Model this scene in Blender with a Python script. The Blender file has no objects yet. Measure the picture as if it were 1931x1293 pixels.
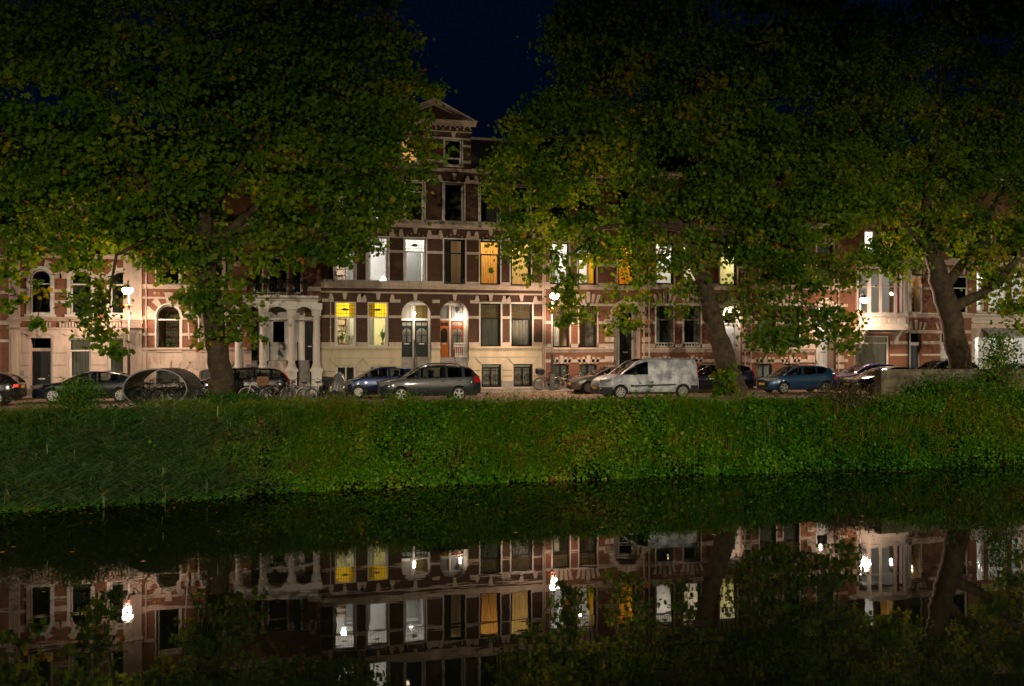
import bpy, math, random
import numpy as np
from mathutils import Vector, Matrix

sc = bpy.context.scene
col = sc.collection
R = math.radians

# ------------------------------------------------------------------ camera
# World axes follow the street: X runs along the houses, Y away from the canal, Z = 0 on the road.
FPX, CXP, CYP = 1800.0, 965.5, 646.5          # focal length and centre of the 1931 x 1293 photograph
TH = R(14.6)                                  # the camera is turned this far to the right of the street's normal
CAMZ = 2.65
SN, CS = math.sin(TH), math.cos(TH)
cam = bpy.data.cameras.new('camera')
cam.sensor_width = 36.0
cam.lens = 36.0 * FPX / 1931.0
cam.clip_end = 2000.0
cam_o = bpy.data.objects.new('camera', cam)
cam_o.location = (0, 0, CAMZ)
cam_o.rotation_euler = (R(90), 0, -TH)
col.objects.link(cam_o)
sc.camera = cam_o

def at(px, py, Y):
    """place seen at pixel (px, py) on the vertical plane Y = const, in metres"""
    a = (px - CXP) / FPX
    t = Y / (CS - SN * a)
    return Vector((t * (SN + CS * a), Y, CAMZ + t * (CYP - py) / FPX))

def mpp(px, Y):
    """metres per pixel there"""
    a = (px - CXP) / FPX
    return Y / (CS - SN * a) / FPX

# ------------------------------------------------------------------ world, exposure
w = bpy.data.worlds.new('World')
sc.world = w
w.use_nodes = True
nt = w.node_tree
bg = nt.nodes['Background']
sky = nt.nodes.new('ShaderNodeTexSky')
sky.sky_type = 'NISHITA'
sky.sun_disc = False
sky.sun_elevation = R(-4.0)
sky.sun_rotation = R(200)
sky.ozone_density = 4.0
mixw = nt.nodes.new('ShaderNodeMixRGB')
mixw.blend_type = 'ADD'
mixw.inputs['Fac'].default_value = 1.0
mixw.inputs['Color2'].default_value = (0.006, 0.019, 0.070, 1)
nt.links.new(sky.outputs['Color'], mixw.inputs['Color1'])
nt.links.new(mixw.outputs['Color'], bg.inputs['Color'])
bg.inputs['Strength'].default_value = 0.076

sc.view_settings.view_transform = 'Standard'
sc.view_settings.look = 'None'
sc.view_settings.exposure = 0.4
sc.view_settings.gamma = 1.0
sc.cycles.use_denoising = True
sc.cycles.max_bounces = 8
sc.cycles.diffuse_bounces = 2
sc.cycles.glossy_bounces = 4
sc.cycles.transmission_bounces = 4
sc.cycles.transparent_max_bounces = 16
sc.cycles.sample_clamp_indirect = 2.0
sc.cycles.caustics_reflective = False
sc.cycles.caustics_refractive = False

# ------------------------------------------------------------------ object helpers
ORIG = {}
def thing(name, label, cat, loc=(0, 0, 0), rz=0.0, group=None, world=False):
    o = bpy.data.objects.new(name, None)
    o.empty_display_size = 0.2
    o.location = loc
    o.rotation_euler = (0, 0, rz)
    col.objects.link(o)
    tag(o, label, cat, group)
    if world:
        ORIG[o] = Vector(loc)
    return o

def tag(o, label=None, cat=None, group=None, kind=None):
    if label: o['label'] = label
    if cat: o['category'] = cat
    if group: o['group'] = group
    if kind: o['kind'] = kind
    return o

def copy_tree(o, parent=None):
    c = o.copy()
    col.objects.link(c)
    c.parent = parent
    for ch in list(o.children):
        copy_tree(ch, c)
    return c

def offset_of(p):
    while p is not None:
        if p in ORIG:
            return ORIG[p]
        p = p.parent
    return None

class MB:
    """collects faces for one mesh"""
    def __init__(s):
        s.v = []; s.f = []; s.m = []
    def add(s, vs, fs, m=0):
        b = len(s.v)
        s.v.extend([tuple(p) for p in vs])
        s.f.extend([tuple(b + i for i in f) for f in fs])
        s.m.extend([m] * len(fs))
        return s
    def box(s, x0, x1, y0, y1, z0, z1, m=0):
        if x0 > x1: x0, x1 = x1, x0
        if y0 > y1: y0, y1 = y1, y0
        if z0 > z1: z0, z1 = z1, z0
        vs = [(x0,y0,z0),(x1,y0,z0),(x1,y1,z0),(x0,y1,z0),(x0,y0,z1),(x1,y0,z1),(x1,y1,z1),(x0,y1,z1)]
        return s.add(vs, [(3,2,1,0),(4,5,6,7),(0,1,5,4),(1,2,6,5),(2,3,7,6),(3,0,4,7)], m)
    def prism(s, poly, y0, y1, m=0):
        """polygon in (x, z) drawn out along Y"""
        n = len(poly)
        a = sum(poly[i][0]*poly[(i+1)%n][1]-poly[(i+1)%n][0]*poly[i][1] for i in range(n))
        if a < 0: poly = poly[::-1]
        vs = [(p[0], y0, p[1]) for p in poly] + [(p[0], y1, p[1]) for p in poly]
        fs = [tuple(range(n)), tuple(range(2*n-1, n-1, -1))]
        fs += [(i, i+n, (i+1)%n+n, (i+1)%n) for i in range(n)]
        return s.add(vs, fs, m)
    def prismx(s, poly, x0, x1, m=0):
        """polygon in (y, z) drawn out along X"""
        n = len(poly)
        a = sum(poly[i][0]*poly[(i+1)%n][1]-poly[(i+1)%n][0]*poly[i][1] for i in range(n))
        if a > 0: poly = poly[::-1]
        vs = [(x0, p[0], p[1]) for p in poly] + [(x1, p[0], p[1]) for p in poly]
        fs = [tuple(range(n)), tuple(range(2*n-1, n-1, -1))]
        fs += [(i, i+n, (i+1)%n+n, (i+1)%n) for i in range(n)]
        return s.add(vs, fs, m)
    def tube(s, pts, r, n=6, m=0, cap=True):
        pts = [Vector(p) for p in pts]
        k = len(pts)
        rr = r if isinstance(r, (list, tuple)) else [r]*k
        up = None
        vs = []
        for i in range(k):
            d = (pts[min(i+1, k-1)] - pts[max(i-1, 0)])
            if d.length < 1e-9: d = Vector((0,0,1))
            d.normalize()
            if up is None:
                up = Vector((0,0,1)) if abs(d.z) < .9 else Vector((1,0,0))
            sd = d.cross(up)
            if sd.length < 1e-6: sd = d.cross(Vector((1,0.3,0)))
            sd.normalize()
            up = sd.cross(d).normalized()
            for j in range(n):
                a = 2*math.pi*j/n
                vs.append(pts[i] + (sd*math.cos(a) + up*math.sin(a))*rr[i])
        fs = []
        for i in range(k-1):
            for j in range(n):
                fs.append((i*n+j, i*n+(j+1)%n, (i+1)*n+(j+1)%n, (i+1)*n+j))
        if cap:
            fs.append(tuple(range(n-1, -1, -1))); fs.append(tuple((k-1)*n+j for j in range(n)))
        return s.add(vs, fs, m)
    def ring(s, c, rad, r, n=20, k=5, axis='y', m=0, a0=0, a1=2*math.pi):
        """torus or part of one round c; axis is the wheel's axle"""
        full = abs(a1-a0-2*math.pi) < 1e-6
        pts = []
        cnt = n if full else n+1
        vs = []
        for i in range(cnt):
            a = a0+(a1-a0)*i/n
            for j in range(k):
                b = 2*math.pi*j/k
                q = rad + r*math.cos(b)
                h = r*math.sin(b)
                if axis == 'y': vs.append((c[0]+q*math.cos(a), c[1]+h, c[2]+q*math.sin(a)))
                elif axis == 'z': vs.append((c[0]+q*math.cos(a), c[1]+q*math.sin(a), c[2]+h))
                else: vs.append((c[0]+h, c[1]+q*math.cos(a), c[2]+q*math.sin(a)))
        fs = []
        for i in range(n):
            i2 = (i+1) % cnt
            for j in range(k):
                fs.append((i*k+j, i*k+(j+1)%k, i2*k+(j+1)%k, i2*k+j))
        return s.add(vs, fs, m)
    def lathe(s, prof, cx=0, cy=0, n=16, m=0, axis='z', c=0.0):
        """profile of (radius, height) turned round a vertical axis (or round Y)"""
        vs = []
        for r, h in prof:
            for j in range(n):
                a = 2*math.pi*j/n
                if axis == 'z': vs.append((cx+r*math.cos(a), cy+r*math.sin(a), h))
                else: vs.append((cx+r*math.cos(a), h, c+r*math.sin(a)))
        fs = []
        k = len(prof)
        for i in range(k-1):
            for j in range(n):
                fs.append((i*n+j, i*n+(j+1)%n, (i+1)*n+(j+1)%n, (i+1)*n+j))
        fs.append(tuple(range(n-1,-1,-1))); fs.append(tuple((k-1)*n+j for j in range(n)))
        return s.add(vs, fs, m)
    def grid(s, rows, m=0, flip=False):
        """list of rows of points"""
        a, b = len(rows), len(rows[0])
        vs = [p for r in rows for p in r]
        fs = []
        for i in range(a-1):
            for j in range(b-1):
                q = (i*b+j, i*b+j+1, (i+1)*b+j+1, (i+1)*b+j)
                fs.append(q[::-1] if flip else q)
        return s.add(vs, fs, m)
    def ball(s, c, r, n=10, m=0, sz=1.0):
        prof = [(max(r*math.sin(math.pi*i/n), 1e-4), c[2]-r*sz*math.cos(math.pi*i/n)) for i in range(n+1)]
        return s.lathe(prof, c[0], c[1], n+4, m)
    def build(s, name, mats, parent=None, smooth=False, loc=None):
        me = bpy.data.meshes.new(name)
        off = offset_of(parent)
        vs = s.v
        if off is not None:
            vs = [(p[0]-off[0], p[1]-off[1], p[2]-off[2]) for p in vs]
        elif loc is not None:
            vs = [(p[0]-loc[0], p[1]-loc[1], p[2]-loc[2]) for p in vs]
        me.from_pydata(vs, [], s.f)
        if not isinstance(mats, (list, tuple)): mats = [mats]
        for mm in mats: me.materials.append(mm)
        if len(mats) > 1: me.polygons.foreach_set('material_index', s.m)
        if smooth: me.polygons.foreach_set('use_smooth', [True]*len(s.f))
        me.update()
        o = bpy.data.objects.new(name, me)
        col.objects.link(o)
        if parent is not None: o.parent = parent
        elif loc is not None: o.location = loc
        return o

# ------------------------------------------------------------------ materials
def newmat(name):
    m = bpy.data.materials.new(name)
    m.use_nodes = True
    t = m.node_tree
    return m, t, t.nodes['Principled BSDF'], t.nodes['Material Output']

def pmat(name, c, rough=.6, var=.18, scale=2.5, bump=0.0, bscale=30.0, metal=0.0, coat=0.0, spec=.5, c2=None, streak=False, ramp=(.3, .7)):
    """plain surface with cloudy colour variation and fine relief"""
    m, t, b, o = newmat(name)
    n = t.nodes; l = t.links
    tc = n.new('ShaderNodeTexCoord')
    nz = n.new('ShaderNodeTexNoise')
    nz.inputs['Scale'].default_value = scale
    nz.inputs['Detail'].default_value = 6
    nz.inputs['Roughness'].default_value = .65
    if streak:
        mp = n.new('ShaderNodeMapping'); mp.inputs['Scale'].default_value = (1.6, 1.6, .28)
        l.new(tc.outputs['Object'], mp.inputs[0]); l.new(mp.outputs[0], nz.inputs['Vector'])
    else:
        l.new(tc.outputs['Object'], nz.inputs['Vector'])
    rp = n.new('ShaderNodeValToRGB')
    d = [max(0, x*(1-var)) for x in c]; h = [min(1, x*(1+var)) for x in c]
    if c2 is not None: h = c2
    rp.color_ramp.elements[0].position = ramp[0]; rp.color_ramp.elements[1].position = ramp[1]
    rp.color_ramp.elements[0].color = (*d, 1); rp.color_ramp.elements[1].color = (*h, 1)
    l.new(nz.outputs['Fac'], rp.inputs['Fac'])
    l.new(rp.outputs['Color'], b.inputs['Base Color'])
    b.inputs['Roughness'].default_value = rough
    b.inputs['Metallic'].default_value = metal
    b.inputs['Specular IOR Level'].default_value = spec
    if coat:
        b.inputs['Coat Weight'].default_value = coat
        b.inputs['Coat Roughness'].default_value = .04
    if bump:
        nb = n.new('ShaderNodeTexNoise'); nb.inputs['Scale'].default_value = bscale; nb.inputs['Detail'].default_value = 4
        l.new(tc.outputs['Object'], nb.inputs['Vector'])
        bp = n.new('ShaderNodeBump'); bp.inputs['Strength'].default_value = bump; bp.inputs['Distance'].default_value = .02
        l.new(nb.outputs['Fac'], bp.inputs['Height']); l.new(bp.outputs['Normal'], b.inputs['Normal'])
    return m

def brickmat(name, c1, c2, mortar, bw=.22, rh=.065, floor=False, rough=.8, ms=.012, bump=.5):
    m, t, b, o = newmat(name)
    n = t.nodes; l = t.links
    tc = n.new('ShaderNodeTexCoord')
    sp = n.new('ShaderNodeSeparateXYZ'); l.new(tc.outputs['Object'], sp.inputs[0])
    cb = n.new('ShaderNodeCombineXYZ')
    if floor:
        l.new(sp.outputs['X'], cb.inputs['X']); l.new(sp.outputs['Y'], cb.inputs['Y'])
    else:
        ad = n.new('ShaderNodeMath'); ad.operation = 'ADD'
        l.new(sp.outputs['X'], ad.inputs[0]); l.new(sp.outputs['Y'], ad.inputs[1])
        l.new(ad.outputs[0], cb.inputs['X']); l.new(sp.outputs['Z'], cb.inputs['Y'])
    bt = n.new('ShaderNodeTexBrick')
    bt.inputs['Scale'].default_value = 1.0
    bt.inputs['Brick Width'].default_value = bw
    bt.inputs['Row Height'].default_value = rh
    bt.inputs['Mortar Size'].default_value = ms
    bt.inputs['Mortar Smooth'].default_value = .3
    bt.inputs['Color1'].default_value = (*c1, 1)
    bt.inputs['Color2'].default_value = (*c2, 1)
    bt.inputs['Mortar'].default_value = (*mortar, 1)
    l.new(cb.outputs[0], bt.inputs['Vector'])
    nz = n.new('ShaderNodeTexNoise'); nz.inputs['Scale'].default_value = .9; nz.inputs['Detail'].default_value = 7
    l.new(tc.outputs['Object'], nz.inputs['Vector'])
    mr = n.new('ShaderNodeMapRange'); mr.inputs['To Min'].default_value = .72; mr.inputs['To Max'].default_value = 1.25
    l.new(nz.outputs['Fac'], mr.inputs['Value'])
    mx = n.new('ShaderNodeVectorMath'); mx.operation = 'SCALE'
    l.new(bt.outputs['Color'], mx.inputs[0]); l.new(mr.outputs[0], mx.inputs['Scale'])
    l.new(mx.outputs[0], b.inputs['Base Color'])
    b.inputs['Roughness'].default_value = rough
    b.inputs['Specular IOR Level'].default_value = .3
    bp = n.new('ShaderNodeBump'); bp.inputs['Strength'].default_value = bump; bp.inputs['Distance'].default_value = .008
    bp.invert = True
    l.new(bt.outputs['Fac'], bp.inputs['Height']); l.new(bp.outputs['Normal'], b.inputs['Normal'])
    return m

def glassmat(name, tint=(.85, .9, .88), ior=1.5, rough=.01, boost=1.0):
    """thin pane: lets light straight through, mirrors by Fresnel"""
    m = bpy.data.materials.new(name); m.use_nodes = True
    t = m.node_tree; n = t.nodes; l = t.links
    n.remove(n['Principled BSDF'])
    tr = n.new('ShaderNodeBsdfTransparent'); tr.inputs['Color'].default_value = (*tint, 1)
    gl = n.new('ShaderNodeBsdfGlossy'); gl.inputs['Roughness'].default_value = rough
    fr = n.new('ShaderNodeFresnel'); fr.inputs['IOR'].default_value = ior
    mu = n.new('ShaderNodeMath'); mu.operation = 'MULTIPLY'; mu.inputs[1].default_value = boost; mu.use_clamp = True
    l.new(fr.outputs[0], mu.inputs[0])
    mx = n.new('ShaderNodeMixShader')
    l.new(mu.outputs[0], mx.inputs['Fac']); l.new(tr.outputs[0], mx.inputs[1]); l.new(gl.outputs[0], mx.inputs[2])
    l.new(mx.outputs[0], n['Material Output'].inputs['Surface'])
    return m

def emat(name, c, s):
    m, t, b, o = newmat(name)
    b.inputs['Base Color'].default_value = (*[min(1, x) for x in c], 1)
    b.inputs['Emission Color'].default_value = (*c, 1)
    b.inputs['Emission Strength'].default_value = s
    return m

def clothmat(name, c, trans=.5, rough=.9, stripes=0.0):
    """curtain cloth that lets light through"""
    m = bpy.data.materials.new(name); m.use_nodes = True
    t = m.node_tree; n = t.nodes; l = t.links
    n.remove(n['Principled BSDF'])
    tc = n.new('ShaderNodeTexCoord')
    nz = n.new('ShaderNodeTexNoise'); nz.inputs['Scale'].default_value = 6; nz.inputs['Detail'].default_value = 4
    mp = n.new('ShaderNodeMapping'); mp.inputs['Scale'].default_value = (2.0, 1, .15)
    l.new(tc.outputs['Object'], mp.inputs[0]); l.new(mp.outputs[0], nz.inputs['Vector'])
    rp = n.new('ShaderNodeValToRGB')
    rp.color_ramp.elements[0].color = (*[x*.75 for x in c], 1); rp.color_ramp.elements[1].color = (*[min(1, x*1.15) for x in c], 1)
    rp.color_ramp.elements[0].position = .3; rp.color_ramp.elements[1].position = .7
    l.new(nz.outputs['Fac'], rp.inputs['Fac'])
    d = n.new('ShaderNodeBsdfDiffuse'); ts = n.new('ShaderNodeBsdfTranslucent')
    l.new(rp.outputs[0], d.inputs['Color']); l.new(rp.outputs[0], ts.inputs['Color'])
    mx = n.new('ShaderNodeMixShader'); mx.inputs['Fac'].default_value = trans
    l.new(d.outputs[0], mx.inputs[1]); l.new(ts.outputs[0], mx.inputs[2])
    l.new(mx.outputs[0], n['Material Output'].inputs['Surface'])
    return m

def leafmat(name, stops, trans=.35, rough=.45, gloss=.06):
    """leaf whose colour comes from the leaf's own 'tint' value"""
    m = bpy.data.materials.new(name); m.use_nodes = True
    t = m.node_tree; n = t.nodes; l = t.links
    n.remove(n['Principled BSDF'])
    at_ = n.new('ShaderNodeAttribute'); at_.attribute_name = 'tint'
    rp = n.new('ShaderNodeValToRGB')
    els = rp.color_ramp.elements
    while len(els) < len(stops): els.new(.5)
    for e, (p, c) in zip(els, stops):
        e.position = p; e.color = (*c, 1)
    l.new(at_.outputs['Fac'], rp.inputs['Fac'])
    d = n.new('ShaderNodeBsdfDiffuse'); ts = n.new('ShaderNodeBsdfTranslucent'); gl = n.new('ShaderNodeBsdfGlossy')
    gl.inputs['Roughness'].default_value = rough
    tw = n.new('ShaderNodeVectorMath'); tw.operation = 'MULTIPLY'; tw.inputs[1].default_value = (1.45, 1.15, .5)   # light that has passed through a leaf is yellower
    l.new(rp.outputs[0], d.inputs['Color']); l.new(rp.outputs[0], tw.inputs[0]); l.new(tw.outputs[0], ts.inputs['Color'])
    m1 = n.new('ShaderNodeMixShader'); m1.inputs['Fac'].default_value = trans
    l.new(d.outputs[0], m1.inputs[1]); l.new(ts.outputs[0], m1.inputs[2])
    m2 = n.new('ShaderNodeMixShader'); m2.inputs['Fac'].default_value = gloss
    l.new(m1.outputs[0], m2.inputs[1]); l.new(gl.outputs[0], m2.inputs[2])
    l.new(m2.outputs[0], n['Material Output'].inputs['Surface'])
    return m

M = {}
M['brick_brown'] = brickmat('brick brown', (.105, .046, .024), (.070, .031, .017), (.052, .036, .025))
M['brick_red'] = brickmat('brick red', (.255, .090, .042), (.175, .060, .030), (.17, .110, .080))
M['brick_orange'] = brickmat('brick orange', (.34, .16, .09), (.27, .12, .07), (.24, .18, .14))
M['stone'] = pmat('pale stone', (.475, .385, .315), .75, .26, 1.9, .25, 22, streak=True)
M['stucco'] = pmat('cream stucco', (.48, .385, .325), .7, .2, 1.7, .15, 30, streak=True)
M['cream'] = pmat('yellow cream plaster', (.53, .45, .31), .7, .16, 1.7, .18, 26, streak=True)
M['white'] = pmat('white paint', (.54, .50, .455), .45, .06, 3)
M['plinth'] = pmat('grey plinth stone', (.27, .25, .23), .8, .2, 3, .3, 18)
M['dark_wood'] = pmat('dark green paint', (.012, .018, .016), .35, .2, 5, spec=.12)
M['black_wood'] = pmat('black paint', (.012, .011, .011), .35, .2, 5, spec=.12)
M['grey_frame'] = pmat('grey window paint', (.13, .13, .125), .45, .1, 4)
M['orange_door'] = pmat('orange door paint', (.50, .13, .010), .4, .08, 4, spec=.12)
M['red_door'] = pmat('red brown door paint', (.30, .07, .02), .4, .1, 4, spec=.12)
M['blue_door'] = pmat('slate blue door paint', (.07, .085, .11), .4, .1, 4, spec=.12)
M['iron'] = pmat('black iron', (.012, .012, .012), .5, .2, 8, metal=.6)
M['white_iron'] = pmat('white painted iron', (.70, .68, .64), .5, .1, 8)
M['steel'] = pmat('brushed steel', (.30, .29, .28), .45, .1, 8, metal=.9)
M['chrome'] = pmat('chrome', (.6, .6, .6), .12, .05, 8, metal=1.0)
M['rail_metal'] = pmat('aged rail metal', (.11, .09, .08), .4, .2, 8, metal=.5)
M['tile_orange'] = pmat('glazed ochre tile', (.30, .15, .03), .35, .2, 8)
M['roof'] = pmat('dark slate roof', (.02, .021, .024), .6, .3, 3, .4, 14)
M['zinc'] = pmat('zinc grey', (.22, .23, .24), .45, .15, 2)
M['room_white'] = pmat('white room plaster', (.74, .73, .72), .8, .04, 1)
M['room_yellow'] = pmat('pale yellow room plaster', (.72, .66, .42), .8, .04, 1)
M['room_warm'] = pmat('warm room plaster', (.66, .52, .34), .8, .06, 1)
M['room_dark'] = pmat('dim room plaster', (.12, .11, .10), .9, .2, 1)
M['room_orange'] = pmat('orange room paint', (.74, .36, .03), .8, .06, 1)
M['wood'] = pmat('brown wood', (.20, .09, .04), .5, .25, 6)
M['pale_wood'] = pmat('white woodwork', (.62, .62, .62), .5, .06, 6)
M['book'] = pmat('book spines', (.34, .18, .10), .7, .6, 14, c2=(.5, .42, .30))
M['glass'] = glassmat('window glass')
M['glass_car'] = glassmat('car window glass', (.42, .46, .46), 1.5, .01)
M['glass_dark'] = glassmat('dark tinted car glass', (.10, .11, .11), 1.5, .01)
M['glass_yellow'] = clothmat('yellow cathedral glass', (.80, .55, .03), .85)
M['glass_pale'] = clothmat('milky leaded glass', (.78, .78, .74), .85)
M['glass_olive'] = clothmat('olive leaded glass', (.42, .34, .14), .8)
M['glass_frost'] = clothmat('frosted glass', (.75, .72, .66), .75)
M['lead'] = pmat('lead came', (.03, .03, .03), .6, .1, 5)
M['curtain_amber'] = clothmat('amber curtain', (.88, .60, .27), .72)
M['curtain_cream'] = clothmat('cream curtain', (.88, .72, .44), .72)
M['curtain_grey'] = clothmat('grey net curtain', (.36, .34, .30), .35)
M['curtain_white'] = clothmat('white curtain', (.80, .74, .66), .4)
M['curtain_dark'] = clothmat('dark curtain', (.05, .04, .035), .2)
M['curtain_red'] = clothmat('red curtain', (.45, .03, .03), .4)
M['curtain_yellow'] = clothmat('golden curtain', (.85, .46, .02), .6)
M['bulb_white'] = emat('bright lamp glass', (1.0, .86, .66), 55)
M['bulb_warm'] = emat('warm lamp glass', (1.0, .80, .55), 30)
M['bulb_room'] = emat('room lamp glass', (1.0, .86, .66), 14)
M['tail_red'] = pmat('red tail lamp', (.55, .012, .012), .15, .1, 5, coat=1)
M['tail_added_glow'] = emat('red tail lamp with added glow', (1.0, .06, .03), .7)  # emission stands in for light that the unlit red lens reflects
M['plate'] = pmat('yellow number plate', (.80, .42, .01), .35, .05, 5)
M['rubber'] = pmat('tyre rubber', (.012, .012, .012), .8, .2, 10)
M['alloy'] = pmat('alloy wheel', (.36, .35, .34), .32, .08, 8, metal=.6)
M['trim'] = pmat('black car plastic', (.018, .018, .02), .5, .2, 8)
M['seat'] = pmat('dark seat cloth', (.035, .033, .033), .9, .2, 8)
M['lens'] = pmat('headlamp lens', (.35, .36, .37), .08, .2, 9, metal=.5, coat=1)
M['orange_ring'] = pmat('orange painted ring', (.42, .055, .004), .45, .06, 5)
M['post'] = pmat('dark lamp post paint', (.10, .095, .09), .45, .15, 5, metal=.3)
M['lamp_cap'] = pmat('lamp cap', (.05, .05, .05), .4, .1, 5)
# ================================================================== ground, road, canal
YW, YB, YV, YR, YK, YF = 34.6, 37.7, 41.0, 41.0, 48.7, 51.0   # waterline, bank top, verge end, road start, kerb, house fronts
PAV = 0.10
WZ = -2.60
XA, XB = -60.0, 110.0

M['soil'] = pmat('bank soil', (.010, .012, .005), 1.0, .35, 3, .6, 12, spec=0.0)
M['dirt'] = pmat('trodden verge dirt', (.14, .105, .075), .95, .3, 1.5, .5, 15, c2=(.20, .16, .12))
M['paving'] = brickmat('clinker paving', (.30, .19, .145), (.22, .14, .105), (.12, .09, .075), .20, .10, True, ms=.01)
M['slabs'] = brickmat('pavement slabs', (.34, .29, .24), (.28, .235, .195), (.15, .13, .11), .30, .30, True, ms=.012)
M['kerb'] = pmat('kerb stone', (.36, .33, .29), .8, .15, 3, .3, 20)
M['quay'] = brickmat('quay brick', (.13, .11, .09), (.09, .08, .065), (.10, .09, .08))
M['ground'] = pmat('town ground', (.09, .085, .08), .95, .25, .5, .3, 5)

def struct(o):
    o['kind'] = 'structure'
    return o

rng = np.random.default_rng(5)
def YWf(x):
    """the waterline swings out at the reed bed on the left"""
    return np.interp(x, (-14, -8, -3, 2, 16, 26, 40), (32.4, 32.7, 33.8, 34.8, 35.0, 34.8, 34.3))
def bank_z(x, y):
    """height of the bank above the road datum"""
    yw = YWf(x)
    t = np.clip((y - yw) / (YB - yw), -.35, 1)
    z = WZ - .02 + (-.10 - WZ) * np.sign(t) * np.abs(t) ** .85
    z = np.where(y > YB, -.10 + .10 * np.clip((y - YB) / (YV - YB), 0, 1), z)
    return z + .10 * np.sin(x * 1.3 + y * .7) * np.sin(x * .47 - y * 1.1) * np.clip(np.minimum(t * 2, (YV - y) / 1.5), 0, 1)

mb = MB()
ys = np.concatenate([np.linspace(YW - 3.2, YB, 30), np.linspace(YB + .3, YV + .02, 10)])
xs = np.linspace(XA, XB, 240)
mb.grid([[(x, y, float(bank_z(x, y))) for x in xs] for y in ys])
struct(mb.build('canal_bank', M['soil'], smooth=True))
# verge dirt strip (a shade above the bank soil)
mb = MB()
ys = np.linspace(YB + .5, YV + .05, 8)
mb.grid([[(x, y, float(bank_z(x, y)) + .006) for x in xs] for y in ys])
struct(mb.build('verge', M['dirt'], smooth=True))
mb = MB(); mb.box(XA, XB, YR + .05, YK, -.3, .004)
struct(mb.build('road', M['paving']))
mb = MB(); mb.box(XA, XB, YK, YK + .14, -.3, PAV + .004)
struct(mb.build('kerb', M['kerb']))
mb = MB(); mb.box(XA, XB, YK + .14, YF + .3, -.3, PAV)
struct(mb.build('pavement', M['slabs']))
mb = MB(); mb.box(-400, 500, YF + .3, 500, -.4, .02)
struct(mb.build('ground', M['ground']))
# the side of the canal the camera stands on
mb = MB(); mb.box(XA, XB, -60, 3.2, -4, 1.0)
struct(mb.build('near_quay', M['quay']))

# ---- water
m, t, b, o = newmat('canal water')
n = t.nodes; l = t.links
b.inputs['Base Color'].default_value = (.004, .005, .0035, 1)
b.inputs['Roughness'].default_value = .015
b.inputs['IOR'].default_value = 1.333
b.inputs['Specular IOR Level'].default_value = .5
tc = n.new('ShaderNodeTexCoord')
mp = n.new('ShaderNodeMapping'); mp.inputs['Scale'].default_value = (1.2, 2.2, 1)
l.new(tc.outputs['Object'], mp.inputs[0])
nz = n.new('ShaderNodeTexNoise'); nz.inputs['Scale'].default_value = 1.0; nz.inputs['Detail'].default_value = 2
l.new(mp.outputs[0], nz.inputs['Vector'])
bp = n.new('ShaderNodeBump'); bp.inputs['Strength'].default_value = .07; bp.inputs['Distance'].default_value = .015
l.new(nz.outputs['Fac'], bp.inputs['Height']); l.new(bp.outputs['Normal'], b.inputs['Normal'])
M['water'] = m
mb = MB()
mb.grid([[(x, y, WZ) for x in np.linspace(XA, XB, 12)] for y in (3.2, 15, 25, YW + 1.0)])
struct(mb.build('canal_water', M['water']))
# ================================================================== houses
def ell(x0, x1, zs, rise, n=14):
    """arc points from the left springing over to the right one"""
    xm = (x0+x1)/2; a = (x1-x0)/2
    return [(xm - a*math.cos(math.pi*i/n), zs + rise*math.sin(math.pi*i/n)) for i in range(n+1)]

def lamp_light(name, loc, power, color, parent=None, radius=.12):
    d = bpy.data.lights.new(name, 'POINT')
    d.energy = power; d.color = color; d.shadow_soft_size = radius
    o = bpy.data.objects.new(name, d)
    col.objects.link(o)
    off = offset_of(parent)
    o.location = Vector(loc) - (off if off is not None else Vector((0,0,0)))
    if parent is not None: o.parent = parent
    return o

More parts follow.
